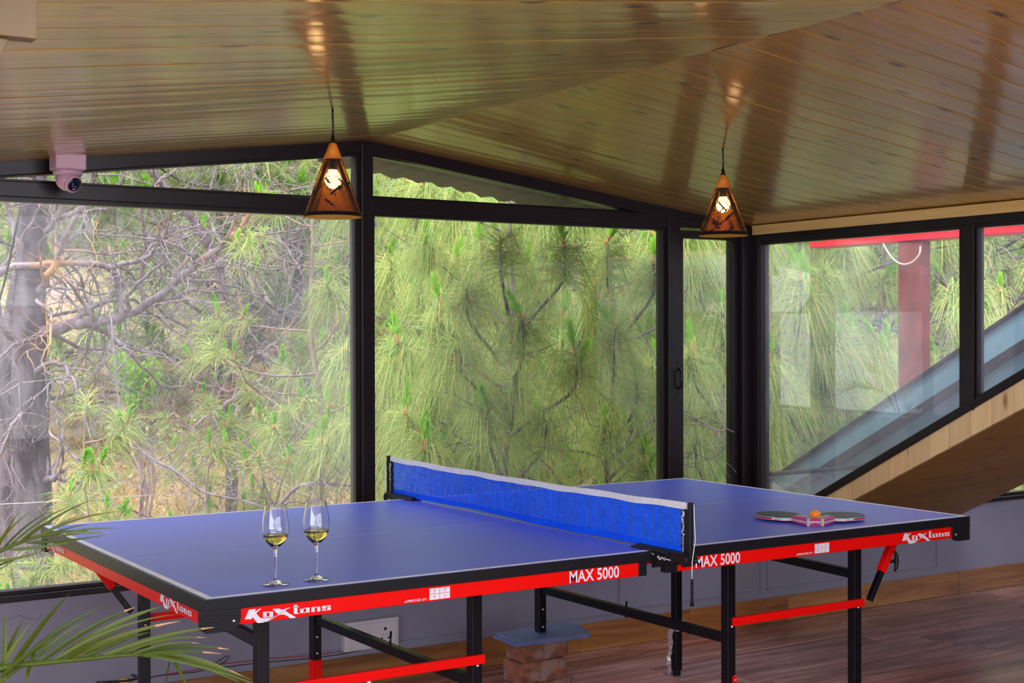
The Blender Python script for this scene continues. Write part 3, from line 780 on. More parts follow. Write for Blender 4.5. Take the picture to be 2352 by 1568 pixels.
# ------------------------------------------------------------ net
nr = empty('table_tennis_net', (0, 0, H))
tag(nr, 'blue net with white top tape stretched across the table', 'net')
NY = W2+.1525; ZT = H+.1525
def nwave(y, z): 
    e = 1-abs(y/NY)**6
    return (.004*math.sin(y*9.)+.003*math.sin(y*23+1))*e*(.4+.6*(ZT-z)/.15)
def ntop(y): return ZT-.006*(1-(y/NY)**2)-.0012*math.sin(y*17)
ny0, ny1 = -NY+.022, NY-.022
nc = 150; nrw = 23
zlo = H+.022; net = MB()
def strand(p, q, w_):
    p = Vector(p); q = Vector(q); d = (q-p).normalized(); s1 = Vector((1, 0, 0)).cross(d).normalized()*w_/2; x = Vector((w_*.4, 0, 0))
    V = [p-s1, p+x, p+s1, p-x, q-s1, q+x, q+s1, q-x]
    net.add(V, [(0, 1, 5, 4), (1, 2, 6, 5), (2, 3, 7, 6), (3, 0, 4, 7)])
rr = random.Random(5)
ys = [ny0+(ny1-ny0)*i/nc for i in range(nc+1)]
def nz(y, j): return zlo+(ntop(y)-.016-zlo)*j/nrw
for j in range(nrw+1):
    for i in range(0, nc, 3):
        a, b = ys[i], ys[min(i+3, nc)]; za, zb = nz(a, j)+rr.uniform(-.0005, .0005), nz(b, j)
        strand((nwave(a, za), a, za), (nwave(b, zb), b, zb), .0033)
for i in range(nc+1):
    a = ys[i]
    for j in range(0, nrw, 4):
        j2 = min(j+4, nrw); za, zb = nz(a, j), nz(a, j2)
        strand((nwave(a, za), a, za), (nwave(a, zb), a, zb), .0038)
net.build('mesh', M['net'], nr)
def ribbon(z0f, z1f, y0, y1, th, n=120):
    V = []; F = []
    for i in range(n+1):
        y = y0+(y1-y0)*i/n
        for zf in (z0f(y), z1f(y)):
            x = nwave(y, zf); V += [(x-th, y, zf), (x+th, y, zf)]
    for i in range(n):
        a = i*4; b = a+4
        F += [(a, a+2, b+2, b), (a+1, b+1, b+3, a+3), (a+2, a+3, b+3, b+2), (a, b, b+1, a+1)]
    return MB().add(V, F, 0, False)
ribbon(lambda y: ntop(y)-.019+.001*math.sin(y*31), lambda y: ntop(y), -NY+.014, NY-.014, .0022).build('top_tape', M['tape'], nr)
def zbot(y):
    t = (y+NY)/(2*NY); return H+.006+.004*math.sin(y*5)+(.012 if y < -.72 else 0)*1
ribbon(lambda y: H+.007+.003*math.sin(y*5), lambda y: zlo+.004, ny0, ny1, .0012).build('bottom_band', M['netband'], nr)
for sg in (-1, 1):
    # net end sleeve (black, with lettering)
    y0 = sg*(NY-.036); y1 = sg*(NY-.008)
    sl = MB(); V = []; F = []
    for i in range(13):
        z = H+.006+(ZT-.018-H-.006)*i/12; wv = .0022*math.sin(i*2.3)
        V += [(-.0028+wv*.3, y0+wv*sg, z), (.0028+wv*.3, y0+wv*sg, z), (.0028, y1, z), (-.0028, y1, z)]
    for i in range(12):
        a = i*4; b = a+4
        for k in range(4): F.append((a+k, a+(k+1) % 4, b+(k+1) % 4, b+k))
    sl.add(V, F).build('end_sleeve', M['blackplast'], nr)
    ll = MB(); lw = .118
    # lettering reads bottom to top at the near end (faces the camera side, -X)
    logo(ll, (-.0034, sg*(NY-.022)+.012*1, ZT-.022), (0, 0, -1), (0, -1, 0) if True else (0, 1, 0), lw, 0, .0006, .75)
    ll.build('sleeve_lettering', M['white'], nr)
    pp = MB().box((-.007, sg*NY-.006, H-.012), (.007, sg*NY+.010 if sg > 0 else sg*NY+.006, ZT+.002))
    pp.build('post', M['blackplast'], nr, bevel=.003)
    # clamp bracket
    cl = MB(); Y = lambda d: sg*(W2-.075+d)
    prof = [(0, .012), (.22, .012), (.232, .0), (.236, -.012), (.215, -.030), (.205, -.016), (.19, -.014), (.175, -.030), (.165, -.018), (.13, -.010), (.09, -.040), (.078, -.050), (.078, 0.0006), (0, .0006)]
    cl.prism([(-.022, Y(a), H+b) for a, b in prof], (.044, 0, 0))
    cl.box((-.030, min(Y(-.01), Y(.16)), H+.0006), (-.020, max(Y(-.01), Y(.16)), H+.007))
    b_ = cl.build('clamp', M['blackplast'], nr, bevel=.0018)
    cq = MB(); 
    if sg < 0: logo(cq, (-.0222, Y(.105), H-.020), (0, -1, 0), (0, 0, 1), .062, 0, .0006, 1.2)
    else: logo(cq, (-.0222, Y(.195), H-.020), (0, -1, 0), (0, 0, 1), .062, 0, .0006, 1.2)
    cq.build('clamp_lettering', M['white'], nr)
    MB().lathe([(.004, 0), (.003, .003), (0, .0035)], 8, (-.022, Y(.088), H-.008), 0, (-1, 0, 0)).lathe([(.003, 0), (.002, .003), (0, .0035)], 8, (-.022, Y(.080), H-.006), 0, (-1, 0, 0)).build('rivet', M['steel'], nr)
    MB().tube([(0, Y(.235), H-.008), (.012, Y(.246), H-.009)], [.006, .008], 8).build('clamp_screw', M['blackplast'], nr)
# cord hanging from the near post with a perforated strip
q0 = Vector((.004, -NY-.010, ZT-.004))
cpts = [q0, Vector((.004, -NY-.016, H+.05)), Vector((-.009, -NY-.018, H-.01)), Vector((-.010, -NY-.018, H-.05)), Vector((-.008, -NY-.016, .70))]
cdd = empty('net_cord', (0, -NY, .7)); tag(cdd, 'thin white tension cord hanging off the near net post with black strap', 'cord')
MB().tube(cpts, .0012, 6).build('cord', M['tape'], cdd)
sp = MB(); z = .70; xx, yy = -.008, -NY-.016
for i in range(7):
    zz = z-i*.009
    sp.box((xx-.004, yy-.0012, zz-.009), (xx-.0022, yy+.0012, zz)).box((xx+.0022, yy-.0012, zz-.009), (xx+.004, yy+.0012, zz)).box((xx-.004, yy-.0012, zz-.0035), (xx+.004, yy+.0012, zz))
sp.prism([(xx-.004, yy-.0015, z-.062), (xx+.004, yy-.0015, z-.062), (xx+.008, yy-.0015, z-.076), (xx-.008, yy-.0015, z-.076)], (0, .003, 0))
sp.build('strap', M['blackplast'], cdd)
q0 = Vector((-.01, NY+.012, ZT-.01))
tag(MB().tube([q0, (-.012, NY+.018, H+.03), (-.01, NY+.02, H-.06)], .0012, 6).build('net_cord', M['tape']), 'thin white tension cord hanging at the far net post', 'cord')

# ------------------------------------------------------------ wine glasses
def wine_glass(px, py, label, lvl):
    g = hit(px, py, 2, H); r = empty('wine_glass', (g.x, g.y, H+.0005)); tag(r, label, 'wine glass', 'pair of wine glasses')
    c = (g.x, g.y, H+.0008)
    t = .0009
    out = [(0.0, 0), (.030, 0), (.0325, .0010), (.0325, .0022), (.020, .0050), (.009, .0085), (.0052, .014), (.0042, .022), (.0037, .040), (.0037, .070), (.0042, .086), (.0060, .092), (.014, .0985), (.0235, .1080), (.0300, .1190), (.0332, .1300), (.0340, .1400), (.0332, .1560), (.0305, .1760), (.0272, .1960), (.0266, .1995), (.02635, .2012), (.0262, .2020)]
    inn = [(r_-t, z) for r_, z in out[::-1] if z > .099]; inn += [(.0125, .0995), (.006, .0962), (0, .0955)]
    MB().lathe(out+[(.02605, .2023), (.0256, .2023)]+inn, 56, c).build('bowl_and_stem', M['crystal'], r)
    wi = [(0, .0957), (.006, .0964), (.0125, .0997)]
    for r_, z in out:
        if .099 < z < lvl: wi.append((r_-t*.85, z+.0001))
    # radius at level
    for (ra, za), (rb, zb) in zip(out, out[1:]):
        if za <= lvl < zb and za > .09: rl = ra+(rb-ra)*(lvl-za)/(zb-za)
    wi += [(rl-t*.85, lvl), (rl-.003, lvl-.0006), (0, lvl-.0008)]
    MB().lathe(wi, 56, c).build('wine', M['wine'], r)
wine_glass(633, 1343, 'wine glass of white wine standing nearer the corner of the table', .1265)
wine_glass(727, 1332, 'wine glass of white wine standing nearer the net', .1285)

# ------------------------------------------------------------ paddles and ball
def paddle(cx, cy, hx, hy, label, sx):
    r = empty('table_tennis_paddle', (cx, cy, H)); tag(r, label, 'paddle', 'pair of paddles with handles meeting')
    d = Vector((hx-cx, hy-cy, 0)).normalized(); n = Vector((-d.y, d.x, 0)); c = Vector((cx, cy, 0))
    def outline(k):
        P = []
        for i in range(48):
            t = 2*PI*i/48; u = math.cos(t); v = math.sin(t)
            rr_ = .0755+.002*math.cos(2*t)
            x = u*rr_*1.02; yv = v*rr_
            if u > .78:
                w_ = .0145+max(0, (.97-u))*.30
                yv = math.copysign(min(abs(yv), w_), v)*1.0; x = .0765+(u-.78)*.10
            P.append((x*k, yv*k))
        return P
    def layer(z0, z1, k, mat, nm):
        P = [c+d*a+n*b+Vector((0, 0, z0)) for a, b in outline(k)]
        return MB().prism(P, (0, 0, z1-z0)).build(nm, M[mat], r)
    z = H+.008
    layer(z, z+.0022, .985, 'pink', 'lower_rubber'); layer(z+.0022, z+.0082, 1., 'pwood', 'blade')
    layer(z+.0082, z+.0098, .985, 'sponge', 'sponge'); layer(z+.0098, z+.0112, .985, 'rubber', 'top_rubber')
    tp = MB(); O = outline(1.003)
    for i in range(48):
        if 7 <= i < 41:
            a, b = O[i], O[i+1]; pa, pb = c+d*a[0]+n*a[1], c+d*b[0]+n*b[1]
            tp.add([(pa.x, pa.y, z+.0026), (pb.x, pb.y, z+.0026), (pb.x, pb.y, z+.0078), (pa.x, pa.y, z+.0078)], [(0, 1, 2, 3)])
    tp.build('edge_tape', M['ptape'], r)
    # handle: two scales on the ply core
    hb = MB(); 
    def sec(a, w_, zt, zb): return [(a, -w_, zb+.004), (a, -w_*.7, zb), (a, w_*.7, zb), (a, w_, zb+.004), (a, w_, zt-.004), (a, w_*.7, zt), (a, -w_*.7, zt), (a, -w_, zt-.004)]
    S_ = [sec(.082, .0125, z+.0105, z-.000), sec(.092, .0135, z+.0165, z-.006), (sec(.12, .0135, z+.018, z-.0075)), sec(.165, .0150, z+.0185, z-.0078), sec(.182, .0165, z+.0185, z-.0078)]
    V = [c+d*a+n*b+Vector((0, 0, e)) for q in S_ for a, b, e in q]
    F = [(i*8+j, i*8+(j+1) % 8, (i+1)*8+(j+1) % 8, (i+1)*8+j) for i in range(4) for j in range(8)]+[tuple(range(7, -1, -1)), tuple(32+j for j in range(8))]
    hb.add(V, F); hb.build('handle', M['magenta'], r, bevel=.0006)
    core = MB().beam(c+d*.08+Vector((0, 0, z+.005)), c+d*.1828+Vector((0, 0, z+.005)), .0325, .0055); core.build('handle_core', M['pwood'], r)
    stp = MB()
    for i in range(5):
        a = .098+i*.017
        for mi, o2 in ((0, 0), (1, .006)):
            p0 = c+d*(a+o2)+n*(-sx*.0152); p1 = c+d*(a+o2+.004)+n*(-sx*.001)
            stp.beam(p0+Vector((0, 0, z+.0186)), p1+Vector((0, 0, z+.0187)), .0055, .0009, mi=mi)
    for mi, o2 in ((0, -.004), (1, .001)):
        q = c+d*.1832+n*(sx*.010+o2); stp.box((q.x-.0018, q.y-.0018, z-.0068), (q.x+.0018, q.y+.0018, z+.0175), mi)
    stp.build('stripe', [M['cyan'], M['yel']], r)
E1 = hit(1864, 1203, 2, H+.008); E2 = hit(1882, 1203, 2, H+.008)
BL = hit(1752, 1187, 2, H+.014); BR = hit(1979, 1187, 2, H+.014)
cL = Vector((BL.x+.077*.841, BL.y-.077*.54, 0)); cR = Vector((BR.x-.077*.841, BR.y+.077*.54, 0))
def handle_end(c, e):
    d = Vector((e.x-c.x, e.y-c.y, 0)); return d.length
dl = Vector((E1.x-cL.x, E1.y-cL.y, 0)).normalized(); dr = Vector((E2.x-cR.x, E2.y-cR.y, 0)).normalized()
cL = Vector((E1.x, E1.y, 0))-dl*.186; cR = Vector((E2.x, E2.y, 0))-dr*.186
paddle(cL.x, cL.y, E1.x, E1.y, 'black rubber paddle lying with its blade towards the net', -1)
paddle(cR.x, cR.y, E2.x, E2.y, 'black rubber paddle lying with its blade away from the net', 1)
bp = at(1872, 1184, 1); bq = hit(1872, 1184, 2, H+.0205)
me = bpy.data.meshes.new('ball'); bm = bmesh.new(); bmesh.ops.create_uvsphere(bm, u_segments=32, v_segments=20, radius=.02); bm.to_mesh(me); bm.free()
for p_ in me.polygons: p_.use_smooth = True
bo = link('table_tennis_ball', me, M['ball']); bo.location = bq
tag(bo, 'orange ball resting between the two paddles', 'ball')

# ------------------------------------------------------------ pendant lamps
def pendant(px, ptop, pbot, D, label, seed):
    top = at(px, ptop, D); bot = at(px, pbot, D)
    zt, zb = top.z, bot.z; x, y = bot.x, bot.y
    r = empty('pendant_lamp', (x, y, zb)); tag(r, label, 'pendant lamp', 'perforated cone pendants')
    h = zt-zb; R = .0885; cap_z = zb+h*.78
    rad = lambda z: .011+(R-.011)*(1-(z-zb)/(h))
    zc = cz(x)
    MB().tube([(x, y, zt+.018), (x+.001, y, zt+.05), (x-.001, y, zc-.012), (x, y, zc+.004)], .0033, 8).build('cord', M['black'], r)
    MB().lathe([(.0, zt+.022), (.005, zt+.022), (.0065, zt+.008), (.0095, zt+.002), (.0095, zt-.004), (0, zt-.004)], 16, (x, y, 0)).build('cord_grip', M['blackplast'], r)
    MB().lathe([(rad(zt)-.002, zt), (rad(zt), zt-.002), (rad(cap_z)+.001, cap_z), (rad(cap_z)-.003, cap_z), (rad(zt)-.004, zt-.003)], 40, (x, y, 0)).build('wooden_cap', M['capwood'], r)
    # perforated shade: a lattice of cells with square holes in staggered rows
    rn = random.Random(seed); nu = 104; rows = 46; V = []; F = []; Fm = []
    z_hi, z_lo = cap_z+.002, zb+.010
    lines_ = [(rn.random()*nu, rn.random()*rows, rn.choice((-1, 1)), rn.randint(4, 9)) for _ in range(64)]
    solid = set()
    for (u0, v0, s1, ln_) in lines_:
        for k in range(ln_*2):
            solid.add((int(u0+s1*k/2) % nu, int(v0+k/2))); 
    def P(u, v, off):
        z = z_hi+(z_lo-z_hi)*v; a = 2*PI*u/nu; q = rad(z)-off; return (x+q*math.cos(a), y+q*math.sin(a), z)
    for off, mi in ((0., 0), (.0012, 1)):
        for j in range(rows):
            for i in range(nu):
                sh = .5*(j % 2); a, b = i+sh, i+1+sh; v0, v1 = j/rows, (j+1)/rows; n0 = len(V)
                O = [(a, v0), (b, v0), (b, v1), (a, v1)]
                if (i, j) in solid or j < 1:
                    V += [P(u, v, off) for u, v in O]; F.append((n0, n0+1, n0+2, n0+3)); Fm.append(mi); continue
                m_ = .31
                I = [(a+m_, v0+(v1-v0)*m_), (b-m_, v0+(v1-v0)*m_), (b-m_, v1-(v1-v0)*m_), (a+m_, v1-(v1-v0)*m_)]
                V += [P(u, v, off) for u, v in O+I]
                for k in range(4): F.append((n0+k, n0+(k+1) % 4, n0+4+(k+1) % 4, n0+4+k)); Fm.append(mi)
    sd = np_mesh('shade', V, F, [M['blackplast'], M['gold']], r)
    sd.data.polygons.foreach_set('material_index', Fm)
    rm = MB(); rm.lathe([(rad(z_lo), z_lo+.001), (rad(zb), zb), (rad(zb)+.0006, zb-.0005), (rad(zb)-.0014, zb), (rad(z_lo)-.0014, z_lo+.001)], 72, (x, y, 0))
    rm.build('rim', M['blackplast'], r)
    MB().lathe([(rad(z_lo)-.0016, z_lo+.002), (rad(zb)-.0016, zb-.001), (rad(zb)+.0004, zb-.001)], 72, (x, y, 0)).build('rim_lining', M['goldrim'], r)
    zz = zb+h*.50
    MB().lathe([(0, zz+.062), (.012, zz+.062), (.013, zz+.030), (0, zz+.030)], 20, (x, y, 0)).build('lamp_holder', M['blackplast'], r)
    MB().lathe([(.0, zz-.026), (.012, zz-.0235), (.022, zz-.014), (.0265, zz), (.025, zz+.012), (.017, zz+.024), (.011, zz+.034), (0, zz+.036)], 28, (x, y, 0)).build('bulb', M['bulb'], r)
pendant(765, 329, 498, 4.2, 'lit cone pendant with wooden cap hanging before the middle window post', 11)
pendant(1661, 402, 541, 4.97, 'lit cone pendant with wooden cap hanging before the corner post', 12)

# ------------------------------------------------------------ security camera
q = hit(156, 380, 1, YW-.12); sx_, sy_ = q.x, q.y; szc = cz(sx_)
r = empty('security_camera', (sx_, sy_, szc)); tag(r, 'white turret security camera fixed under the left end of the ceiling', 'security camera')
s_ = .052
MB().box((sx_-s_, sy_-.046, szc-.052), (sx_+s_, sy_+.046, szc+.004)).build('mounting_box', M['camwhite'], r, bevel=.006)
MB().lathe([(0, 0), (.050, 0), (.050, -.008), (.047, -.016), (.040, -.018), (0, -.018)], 40, (sx_, sy_, szc-.052)).build('base_ring', M['camwhite'], r)
bx = MB(); cen = Vector((sx_, sy_, szc-.082))
prof = [(.041, .014)]+[(.042*math.cos(t), -.040*math.sin(t)) for t in [i/10*PI/2 for i in range(1, 11)]]
bx.lathe([(0, .014)]+prof[:-1]+[(0, -.040)], 40, cen); bx.build('turret', M['camwhite'], r)
fd = Vector((.30, -.82, -.42)).normalized()
lp = cen+fd*.030+Vector((0, 0, -.003))
MB().lathe([(.031, -.012), (.031, .006), (.028, .010), (.0, .011)], 36, lp, 0, fd).build('lens_housing', M['camwhite'], r)
MB().lathe([(.025, .0095), (.0245, .0122), (.016, .0135), (0, .014)], 36, lp, 0, fd).build('lens', M['lens'], r)
sd_ = fd.cross(Vector((0, 0, 1))).normalized(); uu = sd_.cross(fd)
lb = MB()
for a, b, c_, e_ in ((-.009, -.006, .009, -.006), (.009, -.006, .009, .008)):
    lb.beam(lp+sd_*a+uu*b+fd*.0140, lp+sd_*c_+uu*e_+fd*.0140, .0012, .0012, fd)
lb.beam(lp+sd_*-.005+uu*-.015+fd*.0128, lp+sd_*.005+uu*-.015+fd*.0128, .004, .003, fd)
lb.build('lens_mark', M['camwhite'], r)

# ------------------------------------------------------------ socket box and wires on the wall
q = hit(783, 1435, 1, YW); q2 = hit(907, 1490, 1, YW)
x0, x1 = q.x, hit(907, 1425, 1, YW).x; z1_, z0_ = .262, .148
r = empty('wall_socket', ((x0+x1)/2, YW, z0_)); tag(r, 'white surface-mounted switch and socket box low on the grey wall', 'socket')
MB().box((x0, YW-.034, z0_), (x1, YW+.001, z1_)).build('box', M['sockwhite'], r, bevel=.003)
MB().box((x0+.012, YW-.040, z0_+.012), (x1-.012, YW-.033, z1_-.012)).build('faceplate', M['sockwhite'], r, bevel=.002)
sw = MB()
for i in range(2): sw.box((x0+.045+i*.030, YW-.0425, z0_+.04), (x0+.045+i*.030+.026, YW-.039, z1_-.036))
sw.build('switch', M['sockwhite'], r, bevel=.001)
hl = MB()
for a, b, k in ((.175, .075, .0065), (.160, .038, .004), (.190, .038, .004), (.168, .052, .0018), (.184, .052, .0018)):
    hl.lathe([(k, 0), (k, .0015), (0, .0016)], 12, (x0+a, YW-.0398, z0_+b), 0, (0, -1, 0))
hl.build('socket_hole', M['sockdark'], r)
def wallpts(pp, dy=.008): return [Vector((hit(a, b, 1, YW-dy).x, YW-dy, hit(a, b, 1, YW-dy).z)) for a, b in pp]
tag(MB().tube(wallpts([(300, 1562), (340, 1556), (390, 1547), (450, 1538), (500, 1525), (560, 1519), (620, 1512), (680, 1508), (740, 1502), (800, 1492), (835, 1484)]), .0016, 6).build('red_wire', M['wire_red']), 'thin red wire tacked along the wall above the base tiles', 'wire')
tag(MB().tube(wallpts([(330, 1560), (360, 1552), (400, 1548), (450, 1543), (500, 1530), (522, 1515), (528, 1508), (520, 1506), (500, 1518), (490, 1527), (520, 1532), (560, 1526), (620, 1520), (700, 1513), (780, 1503), (840, 1490)], .012), .0014, 6).build('black_wire', M['wire_black']), 'thin black wire looping beside the red wire along the wall', 'wire')
tag(MB().tube(wallpts([(262, 1566), (280, 1560), (291, 1558), (293, 1563), (286, 1566), (275, 1568), (306, 1562)], .012), .003, 6).build('yellow_wire', M['wire_yellow']), 'short yellow wire twist on the black lead at the foot of the wall', 'wire')
tag(MB().tube(wallpts([(222, 1567), (250, 1566), (300, 1562), (318, 1556), (309, 1552), (302, 1550)], .016), .004, 6).build('black_lead', M['wire_black']), 'thick black lead end at the foot of the wall', 'wire')
ck = MB(); ck.tube(wallpts([(0, 1425), (25, 1421), (45, 1412), (62, 1420), (85, 1423), (92, 1416), (95, 1408)], .0008), .0009, 5)
structure(ck.build('trim_16', plain('plaster_crack', (.15, .14, .18), .9)))
# cable outside at the far left
tag(MB().tube([at(47, 468, 5.2), at(30, 560, 5.2), at(12, 640, 5.2), at(-20, 760, 5.2)], .004, 6).build('outside_cable', M['wire_black']), 'thin dark cable hanging outside the large hazy dusty window', 'cable')

# ------------------------------------------------------------ bricks and pad under the short leg
def brick(cx, cy, z0, z1, rot, label, seed):
    rb = random.Random(seed); bm = bmesh.new(); bmesh.ops.create_cube(bm, size=1)
    bmesh.ops.subdivide_edges(bm, edges=bm.edges, cuts=7, use_grid_fill=True)
    from mathutils import noise as mn
    for v in bm.verts:
        c = v.co.copy(); e = sum(1 for k in c if abs(abs(k)-.5) < 1e-4)
        p_ = Vector((c.x*.225, c.y*.105, c.z*(z1-z0)))
        n_ = mn.noise(p_*22+Vector((seed*3.1, 0, 0))); n2 = mn.noise(p_*55+Vector((seed, 7, 0)))
        if e >= 2: p_ *= 1-.035*(1+n_*1.2)
        sc = 1+.05*n_+.025*n2
        p_.x *= sc; p_.y *= sc
        v.co = p_
    me = bpy.data.meshes.new('brick'); bm.to_mesh(me); bm.free()
    o = link('brick', me, M['brick']); o.location = (cx, cy, (z0+z1)/2); o.rotation_euler = (0, 0, rot)
    tag(o, label, 'brick', 'bricks stacked under the short leg')
    for p_ in me.polygons: p_.use_smooth = True
    return o
bc = hit(1232, 1455, 2, .25)
brick(bc.x-.005, bc.y-.015, .164, .238, .06, 'dark worn clay brick directly under the foam pad', 1)
brick(bc.x-.020, bc.y-.020, .084, .163, -.04, 'chipped clay brick with pale mortar in the middle of the stack', 2)
brick(bc.x+.030, bc.y-.005, .000, .083, .25, 'dark clay brick lying on the floor tiles at the bottom of the stack', 3)
pc = [hit(a, b, 2, .252) for a, b in ((1137, 1456), (1188, 1478), (1357, 1457), (1340, 1443), (1312, 1429))]
pr = empty('foam_pad', (bc.x, bc.y, .24)); tag(pr, 'slate blue foam sheets between the brick stack and a black table leg', 'pad')
MB().prism([(p_.x, p_.y, .2475) for p_ in pc], (0, 0, .0095)).build('upper_sheet', M['pad'], pr, bevel=.001)
pc2 = [hit(a, b, 2, .243) for a, b in ((1132, 1463), (1186, 1484), (1352, 1462), (1312, 1440))]
MB().prism([(p_.x, p_.y, .2395) for p_ in pc2], (0, 0, .0078)).build('lower_sheet', M['pad'], pr, bevel=.001)
# clear film wrapped round the far leg
lx, ly = 1.072, .45
cf = MB(); rr = random.Random(8); V = []; F = []
for i in range(17):
    a = 2*PI*i/16
    for j in range(6):
        q = .029+.006*rr.random(); V.append((lx+q*math.cos(a), ly+q*math.sin(a), .185+.008*j+.004*rr.random()))
for i in range(16):
    for j in range(5): F.append((i*6+j, (i+1)*6+j, (i+1)*6+j+1, i*6+j+1))
cf.add(V, F)
V = []; F = []
for i in range(16):
    z = .20-.012*i; x = lx-.05-.004*math.sin(i*.8)-.001*i
    wd_ = .012*(1-.5*i/16)+.004*rr.random()
    V += [(x-wd_, ly-.03+.004*rr.random(), z), (x+wd_, ly-.03+.006*rr.random(), z+.003)]
for i in range(15): F.append((i*2, i*2+1, i*2+3, i*2+2))
cf.add(V, F)
tag(cf.build('plastic_film', M['cling']), 'crumpled clear plastic film wrapped round the far right table leg', 'plastic film')
# small knob low in front of the red bar
q = hit(848, 1562, 1, -.1)
tag(MB().lathe([(0, -.012), (.010, -.012), (.010, 0), (.004, .004), (.0035, .010), (.005, .013), (.003, .018), (0, .019)], 16, (q.x, q.y, q.z)).tube([(q.x, q.y, 0), (q.x, q.y, q.z-.01)], .004, 8).lathe([(.03, 0), (.03, .004), (0, .006)], 24, (q.x, q.y, 0)).build('metal_stand', M['steel']), 'small metal stand with a round tip on the floor under the table', 'stand')

# ------------------------------------------------------------ hillside
RG = np.random.default_rng(21)
def depth_of(x, y): return (x-CX)*math.sin(YAW)+(y-CY)*math.cos(YAW)
def gz(x, y):
    d = depth_of(x, y)
    z = float(np.interp(d, [5, 6.2, 9, 12, 16, 22, 40, 70], [-3.0, -2.6, -1.25, -.55, .55, 3.1, 13.5, 34]))
    return z+.25*math.sin(x*.5+y*.3)+.12*math.sin(x*1.3-y*.9)
V = []; F = []
nx, ny = 90, 90; xs_ = np.linspace(-9, 62, nx); ys_ = np.concatenate([np.linspace(1.4, 20, 50), np.linspace(20.8, 62, 40)])
for yy in ys_:
    for xx in xs_: V.append((xx, yy, gz(xx, yy)))
for j in range(len(ys_)-1):
    for i in range(nx-1): F.append((j*nx+i, j*nx+i+1, (j+1)*nx+i+1, (j+1)*nx+i))
structure(np_mesh('ground_hillside', V, F, M['ground'], None, True))

def tube_np(polys, sides=5):
    """polys: list of (pts Nx3, radii N) -> verts, quads"""
    VV = []; FF = []; n0 = 0
    ang = np.arange(sides)*2*np.pi/sides; ca, sa = np.cos(ang), np.sin(ang)
    for P, R in polys:
        P = np.asarray(P, float); R = np.asarray(R, float); k = len(P)
        d = np.gradient(P, axis=0); d /= np.linalg.norm(d, axis=1)[:, None]+1e-9
        ref = np.array([0, 0, 1.]) if abs(d[0, 2]) < .8 else np.array([1., 0, 0])
        a = np.cross(d, ref); a /= np.linalg.norm(a, axis=1)[:, None]+1e-9; b = np.cross(d, a)
        ring = P[:, None, :]+R[:, None, None]*(a[:, None, :]*ca[None, :, None]+b[:, None, :]*sa[None, :, None])
        VV.append(ring.reshape(-1, 3))
        i = np.arange(k-1)[:, None]*sides; j = np.arange(sides)[None, :]; j2 = (j+1) % sides
        q = np.stack([i+j, i+j2, i+sides+j2, i+sides+j], -1).reshape(-1, 4)+n0
        FF.append(q); n0 += k*sides
    return np.concatenate(VV), np.concatenate(FF)
def needles(org, dirs, n, length, width, droop, spread=(30, 100), shoot=.10, seed=0):
    """bundles of long needles: org,dirs (K,3) -> verts, quads (2 per needle)"""
    rg = np.random.default_rng(seed); K = len(org); T = K*n
    o = np.repeat(org, n, 0); d = np.repeat(dirs, n, 0)
    t = rg.random(T); ref = rg.normal(size=(T, 3)); pr = np.cross(d, ref); pr /= np.linalg.norm(pr, axis=1)[:, None]+1e-9
    th = np.radians(spread[0]+(spread[1]-spread[0])*(1-t)**.8*rg.random(T)**.35)
    nd = d*np.cos(th)[:, None]+pr*np.sin(th)[:, None]
    base = o-d*((1-t)*shoot)[:, None]
    L = (length*(.75+.4*rg.random(T)))[:, None]
    g = np.array([0, 0, -1.])*(droop*(.6+.8*rg.random(T)))[:, None]*L
    p0 = base; p1 = base+nd*L*.5+g*.22; p2 = base+nd*L*.93+g*.95
    s = np.cross(nd, rg.normal(size=(T, 3))); s /= np.linalg.norm(s, axis=1)[:, None]+1e-9; s *= width/2
    Vv = np.stack([p0-s, p0+s, p1-s, p1+s, p2-s*.35, p2+s*.35], 1).reshape(-1, 3)
    b = np.arange(T)[:, None]*6
    Fq = np.concatenate([b+np.array([[0, 1, 3, 2]]), b+np.array([[2, 3, 5, 4]])], 0)
    return Vv, Fq
def pxl(pts, D, dj=0): return np.array([tuple(at(a, b, D+dj*i)) for i, (a, b) in enumerate(pts)])

